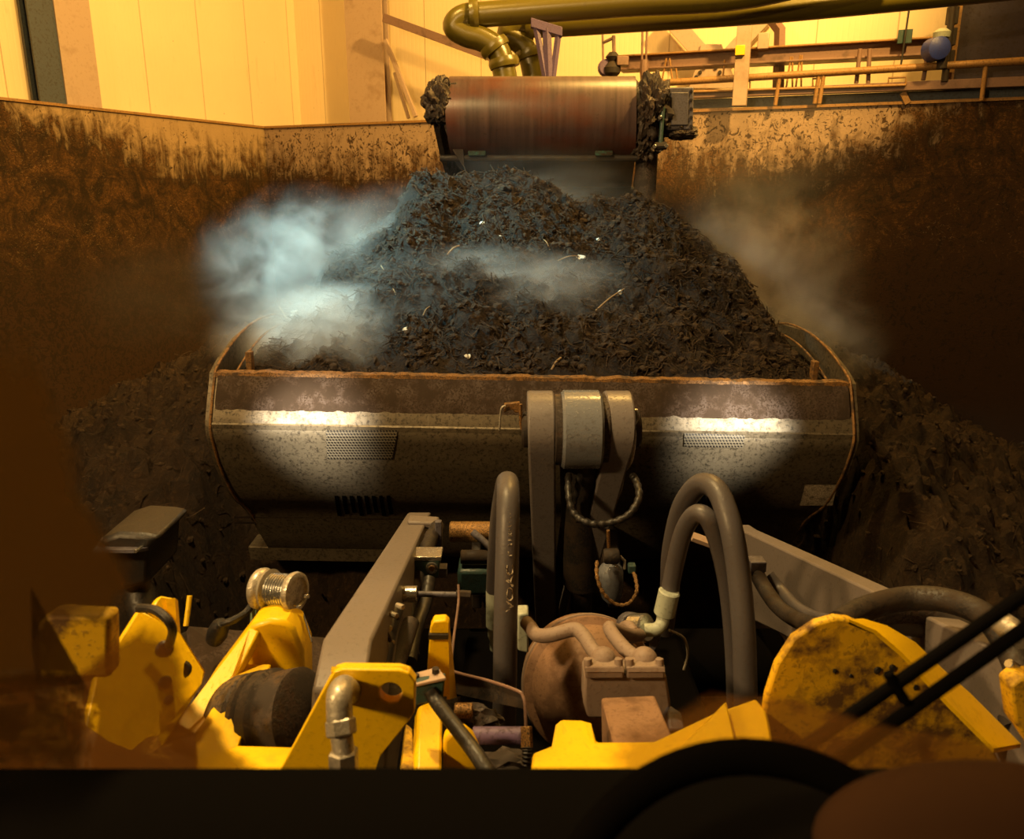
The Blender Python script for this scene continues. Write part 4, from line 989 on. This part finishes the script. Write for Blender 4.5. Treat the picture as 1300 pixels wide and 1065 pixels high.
# yellow lever post, clamp, black hose
lv = part('lever_post', pxpoly([(540, 885), (546, 797), (550, 789), (565, 788), (570, 793), (569, 885)], 1.75, .035), YEL, 'slim yellow lever post', bev=.004)
obj('lever_side', sheet([(569, 790, 1.75), (571, 793, 1.80), (580, 885, 1.85), (571, 888, 1.75)], .008), YEL, lv)
obj('lever_clip', pxpoly([(544, 806), (569, 806), (569, 812), (544, 812)], 1.74, .05), BLK, lv)
ck = part('tube_clamp', pxpoly([(526, 866), (565, 860), (562, 888), (528, 896)], 1.5, .02), TEALM, bev=.004)
obj('clamp_cap', sheet([(519, 856, 1.54), (556, 846, 1.54), (566, 860, 1.495), (526, 869, 1.495)], .008), STEEL, ck, bev=.002, label='pinkish clamp cap')
for x, y in ((528, 860), (553, 852)): obj('cap_bolt', CY(U(x, y + 2, 1.52), U(x, y - 4, 1.52), .009, seg=6), GUN, ck)
part('drain_hose', TU([U(546, 876, 1.50), U(555, 892, 1.48), U(580, 925, 1.40), U(605, 958, 1.33), U(625, 990, 1.28)], .0165, 14), BLK, 'black drain hose running down to the front')
part('lever_base', sheet([(531, 895, 1.62), (548, 888, 1.66), (563, 898, 1.66), (562, 990, 1.4), (526, 990, 1.4)], .04), YEL, 'yellow lever base', bev=.01)
part('curved_lug', PL([U(x, y, 1.5) for x, y in ((562, 940), (572, 931), (588, 930), (600, 940), (612, 965), (622, 990), (562, 990))], (0, .04, 0)), YEL, 'yellow curved lug', bev=.01)
part('side_strap', sheet([(516, 918, 1.6), (524, 925, 1.6), (528, 990, 1.4), (508, 990, 1.4)], .02), YELD, bev=.004)
part('pipe_stub', CY(U(577, 902, 1.7), U(600, 902, 1.7), .02, seg=14), RUST); part('cross_rod', CY(U(600, 934, 1.62), U(668, 934, 1.62), .022, seg=18), PURP, 'violet-grey cross rod')
part('cross_plate', sheet([(628, 924, 1.7), (662, 924, 1.7), (662, 929, 1.66), (628, 929, 1.66)], .01), RUST)
part('rod_bolt', CY(U(668, 922, 1.55), U(669, 950, 1.52), .014, seg=6), RUST)
part('rod_bolt', TU([U(669, 948, 1.52), U(669, 958, 1.51), U(668, 972, 1.5)], .012, 8, 6, wave=.12, wl=1), GUN)
lump(U(608, 915, 1.75), .05, (1.2, .8, .7), 2.2, GRIM, WL, 'caked_mud', amp=.5, sub=3)
lump(U(640, 968, 1.55), .05, (1.4, .8, .5), 4.2, GRIM, WL, 'caked_mud', amp=.5, sub=3)
# bent guard plate, its edge highlight built as a lighter tube
gp = part('guard_plate', sheet([(573, 852, 1.9), (655, 877, 1.7), (664, 882, 1.68), (665, 900, 1.66), (575, 880, 1.88)], .004), GUN, 'thin bent guard plate with bright edge')
obj('guard_edge_highlight', TU([U(582, 742, 2.2), U(582, 765, 2.15), U(576, 810, 2.0), U(573, 845, 1.9), U(578, 853, 1.88), U(620, 864, 1.78), U(655, 876, 1.7), U(664, 884, 1.68), U(667, 905, 1.65), U(668, 950, 1.6)], .0042, 8, 6), BEAM, gp)

# great arched hoses
def hose(pts, r, label, m=HOSE): return part('hydraulic_hose', TU(pts, r, 22, 10), m, label)
mh = [U(640, 935, 1.95), U(641, 860, 1.98), U(642, 780, 2.02), U(644, 700, 2.08), U(645, 645, 2.15), U(645, 622, 2.22), U(644, 612, 2.32), U(641, 622, 2.42), U(635, 660, 2.5), U(631, 710, 2.55), U(629, 750, 2.6)]
h1 = hose(mh, .0365, 'tall grey-brown hydraulic hose with cream print rising in the middle')
part('hose_ferrule', CY(U(630, 748, 2.6), U(630, 795, 2.6), .040, seg=24), PALE, 'pale grey-green ferrule')
part('hose_ferrule', LA(U(630, 795, 2.6), (0, 0, -1), [(0, .034), (.04, .034), (.06, .026), (.1, .026)], 20), PALE)
# print on the hose
def hose_print(text, py0, py1, size, bold=True):
    cu = bpy.data.curves.new('t', 'FONT'); cu.body = text; cu.size = size; cu.align_x = 'LEFT'; cu.align_y = 'CENTER'; cu.offset = .0008 if len(text) < 5 else .0003
    to = bpy.data.objects.new('t', cu); COL.objects.link(to); dg = bpy.context.evaluated_depsgraph_get()
    me = bpy.data.meshes.new_from_object(to.evaluated_get(dg)); bpy.data.objects.remove(to)
    bm = bmesh.new(); bm.from_mesh(me); path = smooth_path(mh, 10); r = .0365
    xs = [v.co.x for v in bm.verts]; L = max(xs)
    for v in bm.verts:
        py = py0 + (py1 - py0) * v.co.x / L
        # the hose centre at that height
        best = min(path[:55], key=lambda p: abs(PY - F * ((p - CAM).dot(V(0, math.sin(PITCH), math.cos(PITCH))) / (p - CAM).dot(V(0, math.cos(PITCH), -math.sin(PITCH)))) - py))
        i = path.index(best); nb = path[i + 1] if i + 1 < len(path) else best
        Y = best.y; c = U(643.5, py, Y)
        off = .010 - v.co.y; a = off / r
        vw = (CAM - c).normalized(); ux = V(1, 0, 0)
        v.co = c + ux * math.sin(a) * (r + .0006) + vw * math.cos(a) * (r + .0006) * 1.0
    return obj('hose_print', bm, WHT, h1, smooth=False, label='cream printed lettering')
hose_print('VOAC', 776, 716, .032); hose_print('T', 708, 700, .016); hose_print('SAE 100 R 13-24 WP 350 BAR', 694, 612, .016)
Yh = 2.35
hose([U(843, 800, Yh + .2), U(850, 750, Yh + .15), U(853, 700, Yh + .1), U(864, 650, Yh + .05), U(880, 622, Yh), U(896, 614, Yh - .05), U(913, 627, Yh - .12), U(928, 670, Yh - .2), U(938, 730, Yh - .25), U(944, 800, Yh - .3), U(946, 860, Yh - .33), U(947, 905, Yh - .35)], .036, 'outer of two arched grey hoses right of the pump')
hose([U(848, 762, 2.3), U(856, 720, 2.3), U(866, 680, 2.28), U(878, 657, 2.25), U(890, 652, 2.22), U(902, 664, 2.2), U(916, 705, 2.2), U(926, 760, 2.2), U(932, 830, 2.2), U(934, 905, 2.2)], .030, 'inner of two arched grey hoses right of the pump')
fe = part('hose_ferrule', CY(U(850, 750, 2.28), U(843, 780, 2.28), .036, seg=22), PALE, 'pale ferrule on the inner arched hose')
part('elbow_fitting', TU([U(843, 778, 2.28), U(840, 792, 2.26), U(832, 799, 2.25), U(818, 800, 2.25)], .022, 14), PALE, 'pale elbow on the pump flange')
fp = part('pump_flange', CY(U(803, 797, 2.3), U(822, 797, 2.26), .048, seg=28), CHR, 'bright round pump flange'); obj('flange_back', CY(U(797, 796, 2.33), U(804, 797, 2.3), .052, seg=24), BLUEM, fp)
part('flange_tab', pxpoly([(826, 800), (840, 800), (838, 815), (830, 828), (824, 832)], 2.27, .012), BLUEM, bev=.003)
fl2 = part('pump_flange', pxpoly([(657, 780), (671, 780), (671, 830), (657, 826)], 2.1, .06), PALE, 'pale square pump flange behind the tall hose', bev=.006)
part('bleed_line', TU([U(850, 800, 2.3), U(868, 810, 2.4), U(873, 830, 2.4), U(868, 850, 2.4)], .005, 6), ZINC)
# pump / swing motor casting
pc = U(748, 868, 2.30)
pa = Vector((.10, -1, .42)).normalized()
pump = part('pump_body', LA(pc - pa * .22, pa, [(0, .12), (.03, .205), (.10, .225), (.18, .225), (.19, .215), (.21, .215), (.22, .235), (.26, .235), (.27, .21), (.33, .19), (.40, .12), (.42, .02)], 48), TAND, 'dusty brown drum-shaped pump body')
obj('casting_band', LA(pc - pa * .02, pa, [(0, .212), (.004, .240), (.03, .240), (.034, .212)], 48), TAN, pump)
def steel_pipe(pts, r, label): return part('rigid_pipe', TU(pts, r, 16, 8), TAN, label)
steel_pipe([U(668, 790, 2.06), U(674, 797, 2.03), U(682, 806, 2.0), U(700, 806, 1.97), U(728, 799, 1.96), U(740, 806, 1.93), U(752, 824, 1.87), U(764, 838, 1.83)], .021, 'left rigid pump pipe with a dog-leg')
steel_pipe([U(812, 806, 2.2), U(800, 806, 2.12), U(782, 800, 2.05), U(774, 797, 2.0), U(780, 808, 1.95), U(796, 826, 1.88), U(816, 840, 1.83)], .021, 'right rigid pump pipe with a dog-leg')
steel_pipe([U(806, 803, 2.2), U(798, 794, 2.25), U(790, 796, 2.3)], .017, 'short rigid stub behind the right pipe')
for x in (766, 818):
    bm = bmesh.new(); bmesh.ops.create_uvsphere(bm, u_segments=24, v_segments=14, radius=.037, matrix=Matrix.Translation(U(x, 838, 1.82))); part('pipe_elbow_ball', bm, TAN)
vb = part('valve_block', pxpoly([(742, 858), (846, 858), (852, 895), (850, 912), (746, 912), (741, 895)], 1.78, .08), TAN, 'dusty tan valve block with bolted flange caps', bev=.008)
for x0, x1 in ((743, 792), (796, 844)):
    cap = obj('flange_cap', pxpoly([(x0, 847), (x1, 847), (x1, 862), (x0, 862)], 1.765, .05), TAN, vb, bev=.005)
    obj('cap_top', sheet([(x0, 848, 1.765), (x1, 848, 1.765), (x1 - 1, 843, 1.82), (x0 + 1, 843, 1.82)], .01), TAN, vb)
for x in (747, 786, 800, 838):
    obj('bolt', CY(U(x, 850, 1.775), U(x - 1, 836, 1.785), .0115, seg=14), TAN, vb)
part('valve_cover', sheet([(763, 885, 1.70), (832, 882, 1.70), (852, 930, 1.45), (848, 990, 1.3), (790, 990, 1.3), (776, 930, 1.45)], .12), TAND, 'dusty brown sloping valve cover', bev=.008)
part('valve_side_foot', sheet([(845, 890, 1.8), (866, 905, 1.78), (870, 925, 1.7), (850, 925, 1.7)], .04), BLUEM, bev=.006)
# yellow frame front lip and posts on the right
part('frame_lip', sheet([(672, 990, 1.25), (676, 955, 1.38), (700, 945, 1.42), (705, 918, 1.46), (712, 912, 1.48), (742, 913, 1.48), (750, 922, 1.45), (758, 940, 1.42), (830, 940, 1.40), (905, 905, 1.5), (960, 885, 1.55), (975, 905, 1.5), (990, 990, 1.25)], .04), YEL, 'yellow frame lip in front of the pump', bev=.008)
part('frame_cheek', sheet([(870, 940, 1.35), (922, 888, 1.50), (945, 990, 1.2), (820, 990, 1.2)], .03), YEL, 'orange-lit yellow cheek', bev=.006)
# round yellow shoulder
pts = []
for k in range(0):
    a = math.radians(188 - k * 6.0); pts.append((1090 + 122 * math.cos(a) * (1.0 if k < 14 else 1.25), 905 - 120 * math.sin(a) * (1.0 if k < 17 else .93)))
pts = [(962, 990), (966, 930), (973, 885), (986, 845), (1008, 811), (1036, 792), (1062, 785), (1080, 787), (1112, 802), (1145, 830), (1172, 860), (1205, 895), (1262, 952), (1280, 990)]
sh = part('shoulder_plate', pxpoly(pts, 1.50, .025), YELD, 'large round yellow shoulder plate spotted with mud', bev=.006)
inner = [(1078, 786, 1.50), (1112, 800, 1.50), (1145, 828, 1.49), (1172, 858, 1.48), (1205, 893, 1.46), (1262, 950, 1.42)]
outer = [(1096, 785, 1.58), (1126, 794, 1.58), (1162, 815, 1.58), (1196, 848, 1.57), (1232, 880, 1.56), (1296, 944, 1.52)]
bm = bmesh.new()
for i in range(5):
    q = [U(*inner[i]), U(*inner[i + 1]), U(*outer[i + 1]), U(*outer[i])]; vs = [bm.verts.new(p) for p in q]; vs2 = [bm.verts.new(p + V(0, 0, -.012)) for p in q]
    bm.faces.new(vs); bm.faces.new(vs2[::-1])
    bm.faces.new((vs[0], vs[1], vs2[1], vs2[0])); bm.faces.new((vs[3], vs2[3], vs2[2], vs[2]))
bmesh.ops.remove_doubles(bm, verts=bm.verts, dist=1e-4)
obj('shoulder_rim', bm, YEL, sh, label='bright yellow rim of the shoulder')
for x, y, r in ((1114, 851, .008), (1133, 848, .007), (1060, 852, .005), (1080, 858, .004), (1163, 873, .006)): lump(U(x, y, 1.498), r, (1, .5, 1.3), x, BLK, sh, 'mud_splat', amp=.4, sub=2)
# hoses behind shoulder
part('shoulder_hose', TU([U(1065, 792, 1.75), U(1100, 772, 1.85), U(1150, 760, 1.9), U(1200, 762, 1.85), U(1250, 782, 1.75), U(1285, 830, 1.65), U(1310, 900, 1.5)], .034, 18), GUN, 'dark hose arching behind the yellow shoulder')
part('shoulder_hose', TU([U(1080, 795, 1.9), U(1130, 778, 2.0), U(1190, 782, 2.0), U(1240, 815, 1.9), U(1270, 865, 1.75), U(1290, 930, 1.6)], .034, 18), GRIM, 'grimy hose under the arching one')
part('shoulder_hose', TU([U(1120, 792, 2.0), U(1180, 800, 2.0), U(1215, 832, 1.9), U(1250, 890, 1.75), U(1275, 940, 1.6)], .03, 18), HOSE, 'brown hose lowest behind the shoulder')
part('shoulder_fitting', LA(U(1265, 785, 1.55), U(1300, 812, 1.45) - U(1265, 785, 1.55), [(0, .018), (.01, .026), (.05, .028), (.06, .022), (.1, .022)], 18), ZINC, 'shiny fitting at far right')
part('far_yellow_lug', pxpoly([(1284, 872), (1296, 862), (1340, 860), (1340, 990), (1290, 920)], 1.45, .05), YELD, 'yellow lug at the far right edge', bev=.006)
part('side_bolt', CY(U(1280, 842, 1.5), U(1296, 852, 1.5), .012, seg=8), CHR)
# hose pair beside right arm
ab = part('arm_hose_clip', BX(U(960, 716, 2.75), (.065, .06, .045)), BLUEM, bev=.004)
part('arm_hose', TU([U(958, 722, 2.75), U(968, 742, 2.7), U(986, 768, 2.55), U(1010, 786, 2.4), U(1040, 796, 2.2)], .030, 16), GUN, 'dark hose sagging beside the right lift arm')
part('arm_hose', TU([U(975, 730, 2.8), U(992, 750, 2.75), U(1012, 772, 2.6), U(1040, 786, 2.45), U(1070, 790, 2.3)], .026, 16), HOSE, 'grey hose sagging beside the right lift arm')
part('arm_lower_strip', sheet([(880, 675, 3.3), (905, 684, 3.3), (905, 692, 3.25), (880, 683, 3.25)], .02), STEEL)

# ------------------------------------------------------------------ cab front: screen, wipers, wheel, dashboard
def scr(px, py):        # sloping windscreen plane, 0.62 m ahead of the driver's eye
    n_ = Vector((0, -1, .18)).normalized(); return UP(px, py, V(0, .73, 3.3), n_)
ws = part('windscreen', PL([scr(-700, -500), scr(2000, -500), scr(2000, 1040), scr(-700, 1040)], V(0, .005, 0)), GLASS, 'clear sloping windscreen of the cab', smooth=False)
def smear(name, label, outline, col, strength, seed, nscale=14):
    """film on the inside of the outline; UV.x = how far in from the ragged edge"""
    cx = sum(p[0] for p in outline) / len(outline); cy = sum(p[1] for p in outline) / len(outline)
    bm = bmesh.new(); uvl = bm.loops.layers.uv.new('edge'); n_ = 40; m_ = 12
    dense = []
    for i in range(len(outline)):
        a = outline[i]; b = outline[(i + 1) % len(outline)]
        for k in range(5): dense.append((a[0] + (b[0] - a[0]) * k / 5, a[1] + (b[1] - a[1]) * k / 5))
    n_ = len(dense); off = V(0, -.004, 0)
    rings = [[bm.verts.new(scr(cx + (x - cx) * (j + 1) / m_, cy + (y - cy) * (j + 1) / m_) + off) for x, y in dense] for j in range(m_)]
    c0 = bm.verts.new(scr(cx, cy) + off); val = {c0: 1.0}
    for j, r in enumerate(rings):
        for v in r: val[v] = 1 - (j + 1) / m_
    for k in range(n_): bm.faces.new((c0, rings[0][k], rings[0][(k + 1) % n_]))
    for j in range(m_ - 1):
        for k in range(n_): bm.faces.new((rings[j][k], rings[j + 1][k], rings[j + 1][(k + 1) % n_], rings[j][(k + 1) % n_]))
    for f in bm.faces:
        for lp_ in f.loops: lp_[uvl].uv = (val[lp_.vert] * 1.6, 0)
    return obj(name, bm, smear_mat(name + '_film', col, strength, seed, nscale), ws, label=label)
smear('mud_smear', 'brown mud smear down the left of the windscreen', [(-260, 330), (40, 400), (90, 520), (150, 660), (200, 740), (150, 790), (60, 790), (44, 830), (50, 880), (130, 900), (110, 1030), (-260, 1030)], (0.065, 0.033, 0.007), .93, 3.0)
smear('mud_smear', 'ochre mud smear low at the left of the windscreen', [(-120, 1040), (-80, 860), (30, 845), (100, 850), (150, 800), (196, 770), (236, 810), (250, 880), (310, 935), (400, 1040)], (0.13, 0.052, 0.007), .86, 9.0)
smear('mud_smear', 'thin ochre mud film low right of the middle', [(740, 960), (800, 905), (900, 870), (1010, 880), (1180, 920), (1330, 950), (1330, 1030), (740, 1030)], (0.24, 0.11, 0.025), .6, 5.0)
def wiper(a, b, r, label):
    w_ = obj('wiper_arm', CY(scr(*a) + V(0, .02, 0), scr(*b) + V(0, .02, 0), r, seg=10), DASH, ws, label=label); return w_
wiper((1340, 752), (1000, 988), .007, 'upper black wiper arm'); wiper((1340, 796), (1066, 990), .007, 'lower black wiper arm')
obj('wiper_link', CY(scr(1138, 868) + V(0, .018, 0), scr(1160, 905) + V(0, .018, 0), .006, seg=8), DASH, ws)
# unseen cab roof, added to keep overhead light off the dashboard, and two work lights
rf_ = part('cab_shade_roof', BX(V(0, -.15, 4.12), (1.9, 2.5, .12)), BLK, 'unseen black cab roof added to shade the dashboard', bev=.03)
for x_l, lab in ((-2.0, 'left work light on its side arm'), (2.25, 'right work light on its side arm')):
    sg = -1 if x_l < 0 else 1; dv = (Vector((-1.12 if sg < 0 else 1.24, 4.0, 2.14)) - Vector((x_l, 1.25, 3.45))).normalized()
    lamp_ = obj('roof_lamp', LA(Vector((x_l, 1.25, 3.45)) - dv * .15, dv, [(0, .04), (.02, .085), (.12, .09), (.125, .08), (.06, .07), (.05, .001)], 24), BLK, rf_, label=lab)
    obj('lamp_arm', CY(V(x_l, 1.2, 3.5), V(sg * .93, .9, 4.10), .025, seg=10), BLK, rf_)
# dashboard
ds = [(-300, 982), (200, 978), (650, 976), (760, 977), (1000, 976), (1400, 974), (1400, 1300), (-300, 1300)]
def dash_top(x): return 976
bm = bmesh.new(); rows = []
for i in range(41):
    x = -1.5 + 3.0 * i / 40; crown = .006 * (1 - (x / 1.5) ** 2)
    rows.append([bm.verts.new(V(x, y, z + (crown if j < 4 else 0))) for j, (y, z) in enumerate(((.60, 0), (.59, .012), (.55, .0185), (.48, .0), (.40, -.11), (.36, -.3), (.60, -.5)))])
for i in range(40):
    for j in range(7): bm.faces.new((rows[i][j], rows[i][(j + 1) % 7], rows[i + 1][(j + 1) % 7], rows[i + 1][j]))
bm.faces.new(rows[0]); bm.faces.new(rows[-1][::-1])
zd = U(650, 970, .595).z - .012 - .006
for v in bm.verts: v.co.z += zd
db = part('dashboard', bm, DASH, 'black moulded dashboard along the bottom of the windscreen')
# steering wheel: rim arc rising above the dashboard
Rw = .165; wax = Vector((0, -1, .75)).normalized(); wc = U(946, 960, .50) - Vector((0, .6, 1)).normalized() * 0 - Vector((0, .75, 1)).normalized() * Rw
x_, y_, d_ = frame_of(wax)
bm = bmesh.new(); ring = [wc + (x_ * math.cos(a) + y_ * math.sin(a)) * Rw for a in [2 * math.pi * k / 64 for k in range(65)]]
tube(bm, ring, .0135, 12); sw = obj('steering_wheel', bm, DASH, db, label='black steering wheel rim')
bm = bmesh.new(); lathe(bm, wc - wax * .03, wax, [(0, .03), (.01, .05), (.03, .05), (.04, .02)], 20)
for a in (.5, 2.6, 4.7): tube(bm, [wc - wax * .01, wc + (x_ * math.cos(a) + y_ * math.sin(a)) * Rw], .009, 8)
obj('wheel_hub', bm, DASH, db)
# rounded console cowl at the right
bm = bmesh.new(); bmesh.ops.create_uvsphere(bm, u_segments=40, v_segments=24, radius=1, matrix=Matrix.Translation(U(1250, 1066, .45)) @ Matrix.Diagonal((.125, .05, .055, 1)))
obj('instrument_cowl', bm, CONSOLE, db, label='brown rounded instrument cowl')

# ------------------------------------------------------------------ steam
def steam(label, px, py, Y, rx, ry, rz, dens, seed, nscale=1.6, lo=.38, hi=.68, rot=0, col=(.92, .94, .95)):
    bm = bmesh.new(); bmesh.ops.create_icosphere(bm, subdivisions=3, radius=1)
    me = bpy.data.meshes.new('steam'); bm.to_mesh(me); bm.free()
    o = bpy.data.objects.new('steam', me); COL.objects.link(o); o.location = U(px, py, Y); o.scale = (rx, ry, rz); o.rotation_euler = (0, math.radians(rot), 0)
    me.materials.append(steam_mat('steam_%d' % int(seed * 10), dens, col, nscale, seed, lo, hi)); tag(o, label, 'steam', kind='stuff'); return o
steam('dense white steam billowing at the left end of the bucket heap', 400, 320, 5.4, .66, .5, .55, 2.5, 1.1, 2.2, .40, .66, 12)
steam('ragged pale steam reaching out to the left of the white billow', 335, 345, 5.3, .62, .5, .55, 1.7, 1.8, 2.4, .42, .70, -20)
steam('thin teal-lit steam over the lower left of the heap', 425, 430, 4.75, .9, .5, .42, 15, 2.3, 1.5, .34, .62)
steam('thin teal-lit steam across the middle of the heap', 620, 385, 4.95, 1.25, .5, .45, 6.5, 3.7, 1.5, .36, .64)
steam('pale steam climbing the left flank of the heap', 500, 300, 5.6, .60, .5, .45, 1.6, 4.2)
steam('faint steam drifting over the top of the heap under the drum', 680, 250, 6.3, 1.3, .8, .5, .45, 4.9)
steam('brown-lit steam cloud rising at the right end of the heap', 960, 340, 5.8, .95, .7, .95, 1.9, 6.1, 2.0, .42, .70)
steam('low brown steam trailing over the right end of the bucket', 1030, 430, 5.2, .6, .5, .45, 1.8, 7.3)
steam('dim haze drifting over the pile left of the bucket', 250, 380, 6.6, 1.4, .9, .8, .10, 8.7)
steam('faint orange haze in front of the back wall right of the drum', 960, 190, 7.8, 1.6, .9, 1.2, .14, 9.3)
